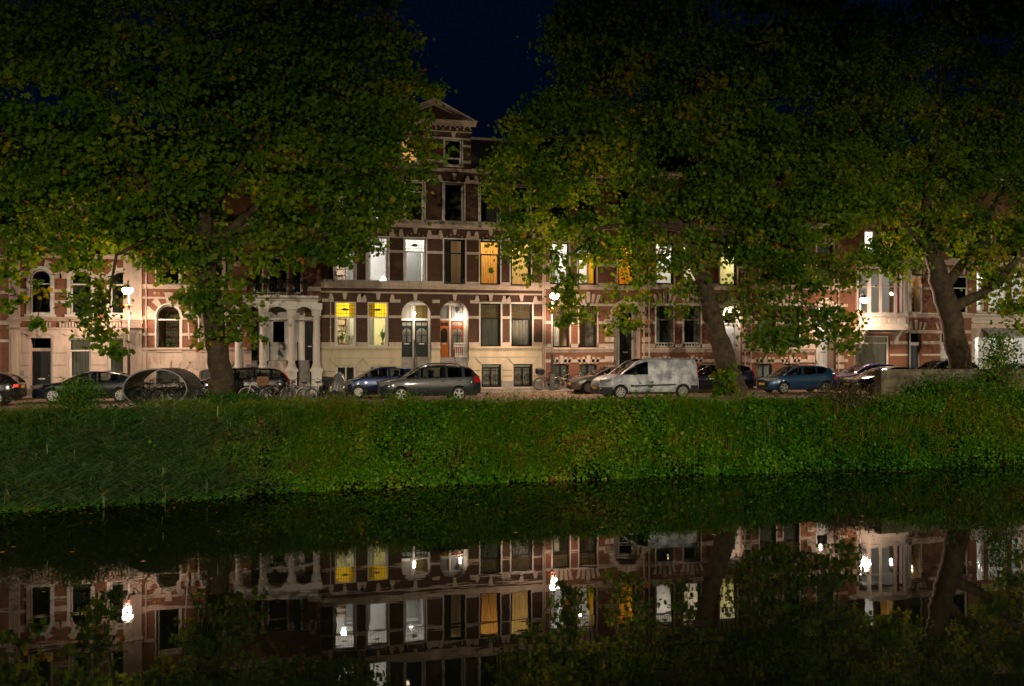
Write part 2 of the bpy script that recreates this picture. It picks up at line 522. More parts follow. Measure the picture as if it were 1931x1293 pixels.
class House:
    def __init__(s, name, label, px0, px1, pc=None):
        s.pc = pc if pc is not None else (px0+px1)/2
        s.x0, s.x1 = at(px0, 0, YF).x, at(px1, 0, YF).x
        s.root = thing(name, label, 'house', ((s.x0+s.x1)/2, YF, PAV), world=True)
        s.ops = []; s.regs = []
    def X(s, px, Y=None): return at(px, 0, YF if Y is None else Y).x
    def Z(s, py, px=None, Y=None): return at(s.pc if px is None else px, py, YF if Y is None else Y).z
    def part(s, name, mb, mat, smooth=False, parent=None): return mb.build(name, mat, parent or s.root, smooth)
    def opening(s, x0, x1, z0, z1, rise=0.0, deep=.24):
        s.ops.append((x0, x1, z0, z1, rise, deep))
    def region(s, x0, x1, z0, z1, mat, name='wall', dy=0.0):
        s.regs.append((x0, x1, z0, z1, mat, name, dy))
    def finish(s):
        for (x0, x1, z0, z1, mat, name, dy) in s.regs:
            ops = [o for o in s.ops if o[0] < x1-1e-4 and o[1] > x0+1e-4 and o[2] < z1-1e-4 and o[3] > z0+1e-4]
            bx = sorted({x0, x1, *[min(max(v, x0), x1) for o in ops for v in o[:2]]})
            bz = sorted({z0, z1, *[min(max(v, z0), z1) for o in ops for v in o[2:4]]})
            mb = MB(); yf = YF - dy
            for i in range(len(bx)-1):
                for j in range(len(bz)-1):
                    cx, cz = (bx[i]+bx[i+1])/2, (bz[j]+bz[j+1])/2
                    if any(o[0] < cx < o[1] and o[2] < cz < o[3] for o in ops): continue
                    mb.add([(bx[i], yf, bz[j]), (bx[i+1], yf, bz[j]), (bx[i+1], yf, bz[j+1]), (bx[i], yf, bz[j+1])], [(0, 1, 2, 3)])
            for (a, b_, c, d, rise, deep) in ops:
                a2, b2, c2, d2 = max(a, x0), min(b_, x1), max(c, z0), min(d, z1)
                yb = YF + deep
                if rise > 0 and d <= z1+1e-4:
                    zs = d - rise
                    arc = ell(a, b_, zs, rise)
                    h = len(arc)//2
                    mb.prism([(a, zs)] + arc[1:h+1] + [(a, d)], yf, yb)
                    mb.prism(arc[h:-1] + [(b_, zs), (b_, d)], yf, yb)
                    d2 = zs
                else:
                    if d <= z1: mb.add([(a2, yf, d2), (b2, yf, d2), (b2, yb, d2), (a2, yb, d2)], [(0, 1, 2, 3)])
                if d2 > c2:
                    mb.add([(a2, yf, c2), (a2, yb, c2), (a2, yb, d2), (a2, yf, d2)], [(0, 1, 2, 3)])
                    mb.add([(b2, yf, c2), (b2, yb, c2), (b2, yb, d2), (b2, yf, d2)], [(3, 2, 1, 0)])
                if c >= z0: mb.add([(a2, yf, c2), (b2, yf, c2), (b2, yb, c2), (a2, yb, c2)], [(3, 2, 1, 0)])
            if dy > 0.001:
                for (za) in (z1,):
                    mb.add([(x0, yf, za), (x1, yf, za), (x1, YF, za), (x0, YF, za)], [(0, 1, 2, 3)])
                for xe in (x0, x1):
                    mb.add([(xe, yf, z0), (xe, YF, z0), (xe, YF, z1), (xe, yf, z1)], [(0, 1, 2, 3)])
            s.part(name, mb, mat)
    # ---- pieces
    def band(s, px0, px1, py0, py1, proud=.05, mat=None, name='stone_band', skip=True, prof=None):
        """stone course between two heights, broken at openings"""
        x0, x1 = s.X(px0), s.X(px1); z1, z0 = s.Z(py0), s.Z(py1)
        s.bandz(x0, x1, z0, z1, proud, mat, name, skip, prof)
    def bandz(s, x0, x1, z0, z1, proud=.05, mat=None, name='stone_band', skip=True, prof=None):
        cuts = [(x0, x1)]
        if skip:
            for (a, b_, c, d, r_, _) in s.ops:
                zt = d - r_*.35
                if c < (z0+z1)/2 < zt:
                    nc = []
                    for (p, q) in cuts:
                        if b_ <= p or a >= q: nc.append((p, q)); continue
                        if a - p > .04: nc.append((p, a-.002))
                        if q - b_ > .04: nc.append((b_+.002, q))
                    cuts = nc
        for (p, q) in cuts:
            mb = MB()
            if prof:
                poly = [(YF+.01, z0)] + [(YF-proud*a, z0+(z1-z0)*h) for a, h in prof] + [(YF+.01, z1)]
                mb.prismx(poly, p, q)
            else:
                mb.box(p, q, YF-proud, YF+.01, z0, z1)
            s.part(name, mb, mat or M['stone'])
    CORN = [(.25, 0), (.25, .22), (.55, .30), (.55, .45), (.8, .55), (1, .72), (1, 1)]
    def cornice(s, px0, px1, py0, py1, proud=.25, mat=None, name='cornice'):
        s.band(px0, px1, py0, py1, proud, mat, name, False, s.CORN)
    def block(s, poly, proud=.06, mat=None, name='stone_block', y1=None):
        mb = MB(); mb.prism(poly, YF-proud, YF+.02 if y1 is None else y1)
        return s.part(name, mb, mat or M['stone'])
    def keystone(s, px, py0, py1, w=.20, proud=.09, mat=None):
        x = s.X(px); z1, z0 = s.Z(py0), s.Z(py1)
        s.block([(x-w*.32, z0), (x+w*.32, z0), (x+w*.62, z1), (x-w*.62, z1)], proud, mat, 'keystone')
    def horn(s, px0, px1, py0, py1, pyh, left=True, right=True, proud=.05, mat=None):
        x0, x1 = s.X(px0), s.X(px1); z1, z0, zh = s.Z(py0), s.Z(py1), s.Z(pyh)
        p = [(x0, z0), (x1, z0)]
        if right: p += [(x1, z1), (x1-.08, zh), (x1-.20, zh), (x1-.26, z1)]
        else: p += [(x1, z1)]
        if left: p += [(x0+.26, z1), (x0+.20, zh), (x0+.08, zh), (x0, z1)]
        else: p += [(x0, z1)]
        s.block(p, proud, mat, 'horned_stone')
    def fan(s, px0, px1, pyt, pyb, n=5, proud=.045, mat=None):
        x0, x1 = s.X(px0), s.X(px1); z1, z0 = s.Z(pyt), s.Z(pyb)
        xc, w_, h = (x0+x1)/2, (x1-x0), z1-z0
        for i in range(n):
            u = -1 + 2*i/(n-1)
            b0 = xc + u*w_*.46; t0 = xc + u*w_*.60
            ht = h*(1.0 if abs(u) < .1 else .86 - .10*abs(u))
            hw = .085 if abs(u) < .1 else .07
            s.block([(b0-hw, z0), (b0+hw, z0), (t0+hw*1.35, z0+ht), (t0-hw*1.35, z0+ht)], proud + (.04 if abs(u) < .1 else 0), mat,
                    'keystone' if abs(u) < .1 else 'voussoir')
    def arch_ring(s, x0, x1, zs, rise, th=.2, n=11, proud=.06, mat=None, alt=None):
        xm, a = (x0+x1)/2, (x1-x0)/2
        for i in range(n):
            if alt and i % 2: continue
            a0 = math.pi*i/n + .015; a1 = math.pi*(i+1)/n - .015
            def P(an, k): return (xm-(a+k)*math.cos(an), zs+(rise+k)*math.sin(an))
            am = (a0+a1)/2
            key = abs(i-(n-1)/2) < .1
            k = th*(1.3 if key else 1.0)
            s.block([P(a0, .0), P(am, .0), P(a1, .0), P(a1, k), P(am, k), P(a0, k)], proud+(.04 if key else 0), mat, 'keystone' if key else 'voussoir')
    def room(s, px0, px1, py0, py1, mat='room_dark', power=0, color=(1, .85, .65), depth=3.6, zl=None, bulb=True, xl=None, pend=.5, furn=None):
        x0, x1 = s.X(px0), s.X(px1); z1, z0 = s.Z(py0), s.Z(py1)
        ya, yb = YF+.245, YF+.245+depth
        mb = MB()
        mb.add([(x0,ya,z0),(x1,ya,z0),(x1,yb,z0),(x0,yb,z0),(x0,ya,z1),(x1,ya,z1),(x1,yb,z1),(x0,yb,z1)],
               [(0,1,2,3),(7,6,5,4),(3,2,6,7),(0,3,7,4),(1,5,6,2)])
        rm = s.part('room', mb, M[mat])
        if power:
            xm = (x0+x1)/2 if xl is None else s.X(xl)
            yl = (ya+yb)/2
            zb = z1 - pend
            lamp_light('room_light', (xm, yl, zb-.22), power, color, s.root, .12)
            if bulb:
                mb = MB(); mb.ball((xm, yl, zb), .13, 8); s.part('ceiling_lamp', mb, M['bulb_room'], True, rm)
        if furn == 'door' or furn == 'study':
            xd = x0 + (x1-x0)*.55
            mb = MB(); mb.box(xd-.55, xd+.55, yb-.06, yb-.002, z0, z0+2.25); mb.box(xd-.72, xd-.58, yb-.10, yb-.002, z0, z0+2.4); mb.box(xd+.58, xd+.72, yb-.10, yb-.002, z0, z0+2.4); mb.box(xd-.72, xd+.72, yb-.10, yb-.002, z0+2.4, z0+2.56)
            mb.box(xd-.40, xd+.40, yb-.08, yb-.05, z0+.2, z0+.9); mb.box(xd-.40, xd+.40, yb-.08, yb-.05, z0+1.1, z0+2.1)
            s.part('inner_door', mb, M['grey_frame'], parent=rm)
        if furn in ('shelf', 'study'):
            xs_ = x0 + (x1-x0)*(.3 if furn == 'shelf' else .2)
            mb = MB()
            for k in range(6): mb.box(xs_-.8, xs_+.8, yb-.32, yb-.01, z0+.35*k, z0+.35*k+.03)
            for xq in (xs_-.8, xs_+.77): mb.box(xq, xq+.03, yb-.32, yb-.01, z0, z0+2.1)
            sh = s.part('bookshelf', mb, M['wood'], parent=rm)
            mb = MB(); rr = random.Random(int(px0))
            for k in range(6):
                xq = xs_-.75
                while xq < xs_+.7:
                    wq = rr.uniform(.02, .06); hq = rr.uniform(.2, .3)
                    if rr.random() < .9: mb.box(xq, xq+wq*.9, yb-.28, yb-.03, z0+.35*k+.03, z0+.35*k+.03+hq, 0)
                    xq += wq
            mb_o = s.part('books', mb, M['book'], parent=rm); mb_o['kind'] = 'stuff'
        return rm
    def window(s, px0, px1, py0, py1, rise=0.0, frame='white', trans=None, mull=0, leaded=None, curtains=(), rec=.14, fw=.075, glass='glass', reg=True, surround=None, Y=None, low=None):
        Yp = YF if Y is None else Y
        x0, x1 = s.X(px0, Yp), s.X(px1, Yp); z1, z0 = s.Z(py0, Y=Yp), s.Z(py1, Y=Yp)
        if reg: s.opening(x0, x1, z0, z1, rise)
        y = Yp + rec
        fr = MB()
        zt = None if trans is None else s.Z(trans, Y=Yp)
        zs = z1 - rise
        fr.box(x0+.002, x0+fw, y, y+.07, z0+.002, zs); fr.box(x1-fw, x1-.002, y, y+.07, z0+.002, zs)
        fr.box(x0+fw, x1-fw, y, y+.07, z0+.002, z0+fw*1.2)
        if rise > 0:
            o_, i_ = ell(x0+.002, x1-.002, zs, rise-.002), ell(x0+fw, x1-fw, zs, rise-fw)
            for k in range(len(o_)-1): fr.prism([o_[k], o_[k+1], i_[k+1], i_[k]], y, y+.07)
        else:
            fr.box(x0+fw, x1-fw, y, y+.07, z1-fw, z1-.002)
        if zt: fr.box(x0+fw, x1-fw, y-.015, y+.07, zt-.035, zt+.035)
        for k in range(mull):
            xm = x0 + (x1-x0)*(k+1)/(mull+1)
            fr.box(xm-.035, xm+.035, y, y+.065, z0+fw*1.2, (zt-.035) if zt else (z1-fw if rise == 0 else zs))
        # sash inside the fixed frame
        g = fw+.045
        tt = (zt-.035) if zt else z1-fw
        if rise == 0:
            fr.box(x0+fw, x0+g, y+.02, y+.06, z0+fw*1.2, tt); fr.box(x1-g, x1-fw, y+.02, y+.06, z0+fw*1.2, tt)
        wo = s.part('window', fr, M[frame])
        yp = y + .045
        # panes
        if zt or rise == 0:
            top = zt if zt else z1
            mb = MB(); mb.add([(x0+.03, yp, z0+.03), (x1-.03, yp, z0+.03), (x1-.03, yp, top), (x0+.03, yp, top)], [(0,1,2,3)])
            s.part('pane', mb, M[glass], parent=wo)
        if zt or rise > 0:
            bot = zt if zt else z0
            mb = MB()
            if rise > 0:
                e = ell(x0+.03, x1-.03, max(zs, bot+.01), min(rise, z1-bot-.01)-.03)
                poly = [(x0+.03, bot), (x1-.03, bot)] + e[::-1]
            else:
                poly = [(x0+.03, bot), (x1-.03, bot), (x1-.03, z1-.03), (x0+.03, z1-.03)]
            mb.add([(p[0], yp, p[1]) for p in poly], [tuple(range(len(poly)))])
            if leaded:
                lo = s.part('leaded_light', mb, M['glass_'+leaded], parent=wo)
                mb = MB()
                nx = 7
                for k in range(1, nx): xq = x0+fw+(x1-x0-2*fw)*k/nx; mb.box(xq-.008, xq+.008, yp-.014, yp-.004, bot+.03, z1-fw)
                for k in range(1, 4): zq = bot+(z1-bot)*k/4; mb.box(x0+fw, x1-fw, yp-.016, yp-.005, zq-.008, zq+.008)
                xm, zm = (x0+x1)/2, (bot+z1)/2
                mb.prism([(xm-.22, zm), (xm-.08, zm-.07), (xm+.08, zm-.07), (xm+.22, zm), (xm+.08, zm+.07), (xm-.08, zm+.07)], yp-.022, yp-.006)
                s.part('lead_came', mb, M['lead'], parent=wo)
            else:
                s.part('pane', mb, M[glass], parent=wo)
        for (k0, k1, matk) in curtains:
            xa, xb = x0+.02+(x1-x0-.04)*k0, x0+.02+(x1-x0-.04)*k1
            n_ = max(8, int((xb-xa)/.022))
            rr = random.Random(int(px0*7+k0*100))
            ph = rr.uniform(0, 6); f1 = rr.uniform(34, 46)
            rows = []
            for zq in (z0+.02, (z0+z1)/2, z1-.01):
                fl = .028 if zq < z1-.1 else .015
                rows.append([(xa+(xb-xa)*i/n_, Yp+rec+.16+fl*math.sin(ph+f1*(xb-xa)*i/n_+.8*math.sin(9*(xb-xa)*i/n_))+.012*math.sin(2.1*f1*(xb-xa)*i/n_), zq) for i in range(n_+1)])
            mb = MB(); mb.grid(rows)
            s.part('curtain', mb, M[matk], True, parent=wo)
        if low:   # low grille or strip across the foot of the window
            mb = MB()
            zl = s.Z(low, Y=Yp)
            yl = Yp + .06
            mb.tube([(x0+.03, yl, zl), (x1-.03, yl, zl)], .014, 4); mb.tube([(x0+.03, yl, z0+.05), (x1-.03, yl, z0+.05)], .014, 4)
            k = 6
            for i in range(k):
                xm = x0 + (x1-x0)*(i+.5)/k
                mb.ring((xm, yl, (zl+z0+.05)/2), (zl-z0)*.34, .016, 10, 4)
            s.part('grille', mb, M['white_iron'], parent=wo)
        if surround:
            e = surround
            mb = MB()
            mb.box(x0-e, x0-.001, Yp-.05, Yp+.05, z0, zs); mb.box(x1+.001, x1+e, Yp-.05, Yp+.05, z0, zs)
            if rise > 0:
                i_, o_ = ell(x0-.001, x1+.001, zs, rise), ell(x0-e, x1+e, zs, rise+e)
                for k in range(len(o_)-1): mb.prism([o_[k], o_[k+1], i_[k+1], i_[k]], Yp-.05, Yp+.05)
            else: mb.box(x0-e, x1+e, Yp-.05, Yp+.05, z1+.001, z1+e)
            s.part('window_surround', mb, M['white'], parent=wo)
        mb = MB(); mb.box(x0-.05, x1+.05, Yp-.10, Yp+rec, z0-.09, z0-.002)
        s.part('sill', mb, M['stone'], parent=wo)
        return wo
    def door(s, px0, px1, py0, py1, Y, mat='black_wood', glaze=None, letter=True, handle=1):
        x0, x1 = at(px0, 0, Y).x, at(px1, 0, Y).x
        z1, z0 = s.Z(py0, (px0+px1)/2, Y), s.Z(py1, (px0+px1)/2, Y)
        w_, h = x1-x0, z1-z0
        mb = MB(); mb.box(x0, x1, Y, Y+.05, z0, z1)
        if not glaze:
            for (a, b_, c, d) in ((.14, .46, .08, .38), (.54, .86, .08, .38), (.14, .46, .46, .94), (.54, .86, .46, .94)):
                mb.box(x0+w_*a, x0+w_*b_, Y-.025, Y, z0+h*c, z0+h*d)
                mb.box(x0+w_*(a+.05), x0+w_*(b_-.05), Y-.038, Y-.025, z0+h*(c+.03), z0+h*(d-.03))
        else:
            for (a, b_, c, d) in ((.14, .46, .06, .30), (.54, .86, .06, .30)):
                mb.box(x0+w_*a, x0+w_*b_, Y-.025, Y, z0+h*c, z0+h*d)
            mb.box(x0, x1, Y-.03, Y, z0+h*.80, z0+h*.84); mb.box(x0+w_*.1, x0+w_*.9, Y-.03, Y, z0+h*.34, z0+h*.37)
        do = s.part('door', mb, M[mat])
        if glaze:
            xa, xb = x0+w_*.13, x0+w_*.87
            zs = z0+h*.68; rise = h*.11
            e = ell(xa, xb, zs, rise)
            mb = MB(); mb.prism([(xa, z0+h*.40), (xb, z0+h*.40)] + e[::-1], Y-.012, Y-.002)
            for (a, b_) in ((.1, .47), (.53, .9)): mb.box(x0+w_*a, x0+w_*b_, Y-.012, Y-.002, z0+h*.86, z0+h*.95)
            s.part('pane', mb, M[glaze], parent=do)
            mb = MB()
            for k in range(6):
                xq = xa+(xb-xa)*(k+.5)/6; mb.tube([(xq, Y-.03, z0+h*.40), (xq, Y-.03, z0+h*.60)], .010, 4)
            xm = (xa+xb)/2
            mb.box(xm-.02, xm+.02, Y-.035, Y-.013, z0+h*.40, zs+rise)
            mb.tube([(xa, Y-.03, z0+h*.6), (xb, Y-.03, z0+h*.6)], .012, 4)
            for xq in ((xa+xm)/2, (xm+xb)/2): mb.ring((xq, Y-.03, z0+h*.65), .07, .01, 10, 4)
            s.part('door_grille', mb, M['iron'], parent=do)
        if letter:
            mb = MB(); mb.box(x0+w_*.3, x0+w_*.7, Y-.045, Y-.026, z0+h*.345, z0+h*.365 + .02)
            s.part('letter_slot', mb, M['steel'], parent=do)
        mb = MB(); xh = x1-.08 if handle > 0 else x0+.08
        mb.ball((xh, Y-.06, z0+h*.43), .03, 6); mb.tube([(xh, Y-.06, z0+h*.43), (xh, Y, z0+h*.43)], .012, 5)
        s.part('door_handle', mb, M['steel'], parent=do)
        return do
    def porch(s, x0, x1, z0, z1, depth, mat, name='porch'):
        """recess behind an opening: floor, cheeks, soffit and back"""
        ya, yb = YF+.24, YF+depth
        mb = MB()
        mb.add([(x0,ya,z0),(x1,ya,z0),(x1,yb,z0),(x0,yb,z0),(x0,ya,z1),(x1,ya,z1),(x1,yb,z1),(x0,yb,z1)],
               [(0,1,2,3),(7,6,5,4),(3,2,6,7),(0,3,7,4),(1,5,6,2)])
        return s.part(name, mb, mat)
    def steps(s, x0, x1, ztop, yback, yfront, n, mat=None):
        for i in range(n):
            mb = MB()
            z = PAV + (ztop-PAV)*(i+1)/n
            yy = yfront + (yback-yfront)*i/n
            zb = PAV + (ztop-PAV)*i/n
            mb.box(x0, x1, yy, yback, zb, z)
            mb.box(x0-.01, x1+.01, yy-.03, yy-.001, z-.04, z)
            s.part('step', mb, mat or M['plinth'])
    def pipe(s, px, py0, py1, r=.05, mat=None):
        x = s.X(px); mb = MB()
        mb.tube([(x, YF-.12, s.Z(py0)), (x, YF-.12, s.Z(py1))], r, 8)
        for k in range(4):
            z = s.Z(py0)+(s.Z(py1)-s.Z(py0))*(k+.5)/4; mb.box(x-r-.02, x+r+.02, YF-.12, YF, z-.02, z+.02)
        s.part('drainpipe', mb, mat or M['stone'])
    def mansard(s, zc, h=2.2, inset=1.1, x0=None, x1=None):
        x0 = s.x0 if x0 is None else x0; x1 = s.x1 if x1 is None else x1
        mb = MB(); mb.prismx([(YF+.05, zc), (YF+inset, zc+h), (YF+9, zc+h+.3), (YF+9, zc)], x0+.002, x1-.002)
        r_ = s.part('roof', mb, M['roof'])
        mb = MB(); mb.box(x0+.002, x1-.002, YF+inset-.12, YF+inset+.1, zc+h-.02, zc+h+.12)
        s.part('ridge_trim', mb, M['stone'], parent=r_)
        return r_

def potted_plant(name, label, x, y, z, h, seed, spread=.3):
    r_ = thing(name, label, 'plant', (x, y, z))
    mb = MB(); mb.lathe([(.07, 0), (.10, .14), (.11, .15), (.10, .16)], n=10); mb.build('pot', M['tile_orange'], r_)
    rr = random.Random(seed); mb = MB()
    for k in range(34):
        a = rr.uniform(0, 6.28); q = rr.uniform(.3, 1)*spread; zz = .16+h*rr.uniform(.3, 1)
        dx, dy = math.cos(a), math.sin(a)
        p0 = Vector((0, 0, .15)); p1 = Vector((dx*q*.5, dy*q*.5, zz)); p2 = Vector((dx*q*1.3, dy*q*1.3, zz-.18*rr.random()))
        sd = Vector((-dy, dx, 0))*.025
        mb.add([p0, p1-sd, p1+sd, p2], [(0, 1, 2), (1, 3, 2)])
    mb.build('foliage', M['plant_leaf'], r_)
    return r_
M['plant_leaf'] = pmat('house plant leaf', (.08, .22, .03), .5, .3, 6)

WARM, WHITE_L, YEL, AMB = (1, .74, .46), (1, .90, .80), (1, .88, .58), (1, .66, .28)
# ------------------------------------------------------------------ house with the gable (centre, double)
def house_centre():
    s = House('gabled_double_house', 'wide brown brick double house with pediment gable, leaded yellow windows and orange door', 605, 1024, 815)
    zp, zb1, zc, z3 = s.Z(660), s.Z(541), s.Z(427), s.Z(322)
    s.opening(s.X(757), s.X(813), PAV, s.Z(566), (s.X(813)-s.X(757))/2*.98)
    s.opening(s.X(830), s.X(884), PAV, s.Z(566), (s.X(884)-s.X(830))/2*.98)
    # ground floor windows
    s.window(631, 672, 570, 653, trans=599, leaded='yellow', frame='white', curtains=((0, .16, 'curtain_white'), (.74, 1, 'curtain_white')))
    s.window(693, 733, 570, 653, trans=599, leaded='yellow', frame='white', curtains=((0, .34, 'curtain_grey'), (.86, 1, 'curtain_white')))
    for a, b_ in ((906, 944), (964, 1003)):
        s.window(a, b_, 571, 653, trans=599, frame='black_wood', leaded='olive', curtains=((0.02, .52, 'curtain_grey'), (.5, .98, 'curtain_grey')), surround=.09)
    # first floor
    for a, b_, l_ in ((631, 670, 'pale'), (692, 732, 'pale'), (763, 803, 'pale')):
        s.window(a, b_, 450, 533, trans=475, leaded=l_, frame='white', surround=.07)
    s.window(837, 877, 450, 535, trans=476, frame='black_wood', surround=.07, curtains=((.0, .38, 'curtain_dark'), (.86, 1, 'curtain_dark')))
    s.window(905, 943, 451, 535, trans=477, frame='black_wood', surround=.07, curtains=((.0, .5, 'curtain_amber'), (.48, 1, 'curtain_amber')))
    s.window(963, 1001, 452, 536, trans=478, frame='black_wood', surround=.07, curtains=((.0, .55, 'curtain_cream'), (.53, 1, 'curtain_cream')))
    # second floor
    for a, b_ in ((633, 671), (693, 733), (763, 800), (836, 875), (904, 942), (962, 999)):
        s.window(a, b_, 343, 418, trans=362 if a < 830 else None, frame='white', surround=.07)
    # gable windows
    for a, b_ in ((757, 790), (838, 871)):
        s.window(a, b_, 260, 310, frame='white', surround=.06, trans=296)
    # basement windows
    for a, b_ in ((633, 672), (695, 733)):
        s.window(a, b_, 689, 722, frame='white', mull=1, curtains=((0, 1, 'curtain_dark'),))
    for a, b_ in ((908, 945), (968, 1004)):
        s.window(a, b_, 686, 731, frame='black_wood', mull=1, trans=694, curtains=((0, 1, 'curtain_white'),))
        x0, x1 = s.X(a), s.X(b_); z0, z1 = s.Z(730), s.Z(696)
        mb = MB(); y = YF+.03
        for k in range(9):
            xq = x0+.06+(x1-x0-.12)*k/8
            mb.tube([(xq, y, z0), (xq, y, z1)], .010, 4)
        for zq in (z0+.12, z1-.08, z0+.02): mb.tube([(x0, y, zq), (x1, y, zq)], .013, 4)
        for u in (.27, .73): mb.ring((x0+(x1-x0)*u, y-.01, (z0+z1)/2), .17, .018, 14, 4); mb.ring((x0+(x1-x0)*u, y-.01, (z0+z1)/2), .09, .014, 12, 4)
        s.part('basement_grille', mb, M['iron'])
    # walls
    s.region(s.x0, s.x1, PAV, PAV+.48, M['plinth'], 'plinth', .07)
    s.region(s.x0, s.x1, PAV+.48, zp, M['cream'], 'plastered_base', .05)
    s.region(s.x0, s.x1, zp, z3, M['brick_brown'], 'brick_wall')
    xg0, xg1 = s.X(744), s.X(888)
    zg = s.Z(232)
    s.region(xg0, xg1, z3, zg, M['brick_brown'], 'gable_wall')
    # base cornice, broken by the doors, and the rusticated joints
    s.band(605, 1024, 653, 664, .16, M['cream'], 'base_cornice', True, s.CORN)
    s.band(605, 1024, 669, 673, .075, M['cream'], 'base_moulding')
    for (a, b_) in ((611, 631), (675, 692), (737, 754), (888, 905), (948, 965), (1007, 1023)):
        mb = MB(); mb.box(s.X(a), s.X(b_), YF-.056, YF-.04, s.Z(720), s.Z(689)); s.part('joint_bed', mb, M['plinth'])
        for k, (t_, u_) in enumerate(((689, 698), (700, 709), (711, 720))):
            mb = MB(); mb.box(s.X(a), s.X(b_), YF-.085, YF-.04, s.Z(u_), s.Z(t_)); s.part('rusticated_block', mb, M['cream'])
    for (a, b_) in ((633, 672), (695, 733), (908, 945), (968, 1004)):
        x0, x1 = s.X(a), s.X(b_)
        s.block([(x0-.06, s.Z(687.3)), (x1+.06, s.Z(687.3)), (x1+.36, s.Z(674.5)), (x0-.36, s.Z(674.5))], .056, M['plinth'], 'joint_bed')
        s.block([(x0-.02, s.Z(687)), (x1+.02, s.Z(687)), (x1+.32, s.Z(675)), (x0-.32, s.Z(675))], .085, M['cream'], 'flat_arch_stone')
    # stone courses: sills, transom bands, lintel horns, belt courses
    s.band(605, 1024, 645, 653, .055)
    s.band(605, 1024, 595, 600, .04); s.band(605, 1024, 473, 478, .04)
    s.band(605, 1024, 530, 537, .055)
    s.band(605, 1024, 537, 545, .14, None, 'belt_course', False, s.CORN)
    s.band(605, 1024, 551, 554, .07, None, 'belt_course', False)
    s.cornice(605, 1024, 422, 430, .22)
    s.band(605, 1024, 415, 421, .05)
    for px in (650, 713, 783, 857, 925, 983):
        s.keystone(px, 430, 441); s.keystone(px, 554, 566, .2)
        s.keystone(px, 325, 337)
    for (a, b_, l_, r_) in ((607, 629, False, True), (673, 691, True, True), (735, 755, True, False), (815, 829, False, False), (886, 904, False, True), (946, 963, True, True), (1005, 1023, True, False)):
        s.horn(a, b_, 565, 571, 556, l_, r_)
    for (a, b_, l_, r_) in ((607, 629, False, True), (673, 690, True, True), (734, 761, True, True), (805, 835, True, True), (879, 903, True, True), (945, 961, True, True), (1003, 1023, True, False)):
        s.horn(a, b_, 443, 450, 434, l_, r_)
    for (a, b_, l_, r_) in ((607, 631, False, True), (673, 691, True, True), (735, 761, True, True), (802, 834, True, True), (877, 902, True, True), (944, 960, True, True), (1001, 1023, True, False)):
        s.horn(a, b_, 337, 343, 329, l_, r_)
    # small white studs in the arched brick over the windows
    for c in (650, 713, 783, 857, 925, 983):
        x = s.X(c)
        mb = MB(); w_ = .62
        arc = ell(x-w_, x+w_, s.Z(450), .30); arc2 = ell(x-w_+.05, x+w_-.05, s.Z(450), .25)
        for k in range(len(arc)-1): mb.prism([arc[k], arc[k+1], arc2[k+1], arc2[k]], YF-.03, YF)
        s.part('brick_arch', mb, M['brick_brown'])
        for k in range(5):
            u = (k-2)/2; mb = MB(); zz = s.Z(445)+.12*(1-u*u); mb.box(x+u*.42-.03, x+u*.42+.03, YF-.04, YF, zz-.03, zz+.03)
            s.part('stud', mb, M['stone'])
    # gable: bands, cornice, pediment
    s.band(744, 888, 316, 322, .06, None, 'stone_band', False)
    for t_, u_ in ((300, 305), (270, 274), (257, 261)): s.band(744, 888, t_, u_, .04)
    s.band(742, 890, 245, 247, .05, None, 'stone_band', False)
    for px in (773, 855): s.keystone(px, 247, 258, .2)
    for k in range(6):
        for pc_ in (773, 855):
            x = s.X(pc_)+(k-2.5)*.38; mb = MB(); mb.box(x-.045, x+.045, YF-.06, YF, s.Z(241)-.05, s.Z(241)+.05); s.part('stud', mb, M['stone'])
    for k in range(16):
        x = xg0+.1+(xg1-xg0-.2)*k/15; mb = MB(); mb.box(x-.06, x+.06, YF-.12, YF, s.Z(238), s.Z(235)); s.part('dentil', mb, M['stone'])
    s.cornice(735, 897, 226, 235, .34, M['stone'])
    xm = (s.X(733)+s.X(899))/2; hw = (s.X(899)-s.X(733))/2; zt, zl = s.Z(186), s.Z(227)
    mb = MB(); mb.prism([(xm-hw*.86, zl), (xm+hw*.86, zl), (xm, zt-.22)], YF-.02, YF+.3); s.part('pediment_field', mb, M['brick_brown'])
    for sg in (-1, 1):
        e = (xm+sg*hw, zl); dx, dz = -sg*hw, zt-zl
        nx, nz_ = -dz, dx
        ln = math.hypot(nx, nz_); nx, nz_ = nx/ln, nz_/ln
        if nz_ > 0: nx, nz_ = -nx, -nz_
        for k, (d0, d1, pr) in enumerate(((0, .13, .36), (.13, .22, .26), (.22, .36, .14))):
            mb = MB(); mb.prism([(e[0]+nx*d0, e[1]+nz_*d0), (xm+0*nx, zt+nz_*d0*1.15), (xm, zt+nz_*d1*1.15), (e[0]+nx*d1-sg*d1*.6, e[1]+nz_*d1*.0)], YF-pr, YF+.1)
            s.part('raking_cornice', mb, M['stone'])
    mb = MB(); mb.prism([(xm-hw+.2, zl), (xm+hw-.2, zl), (xm, zt-.12)], YF+.3, YF+9); s.part('gable_roof', mb, M['roof'])
    # dark dormer roofs on both sides of the gable
    s.mansard(z3, s.Z(252)-z3, .9, s.x0, xg0); s.mansard(z3, s.Z(252)-z3, .9, xg1, s.x1)
    s.cornice(605, 744, 316, 323, .28); s.cornice(888, 1024, 316, 323, .28)
    # rooms
    s.room(607, 751, 548, 660, 'room_yellow', 300, YEL, 3.8, furn='study')
    s.room(888, 1022, 548, 660, 'room_warm', 9, WARM, 3.4, bulb=False)
    s.room(607, 752, 430, 536, 'room_white', 290, WHITE_L, 4.2, furn='study', xl=655)
    s.room(754, 818, 430, 536, 'room_white', 200, WHITE_L, 3.6, furn='door')
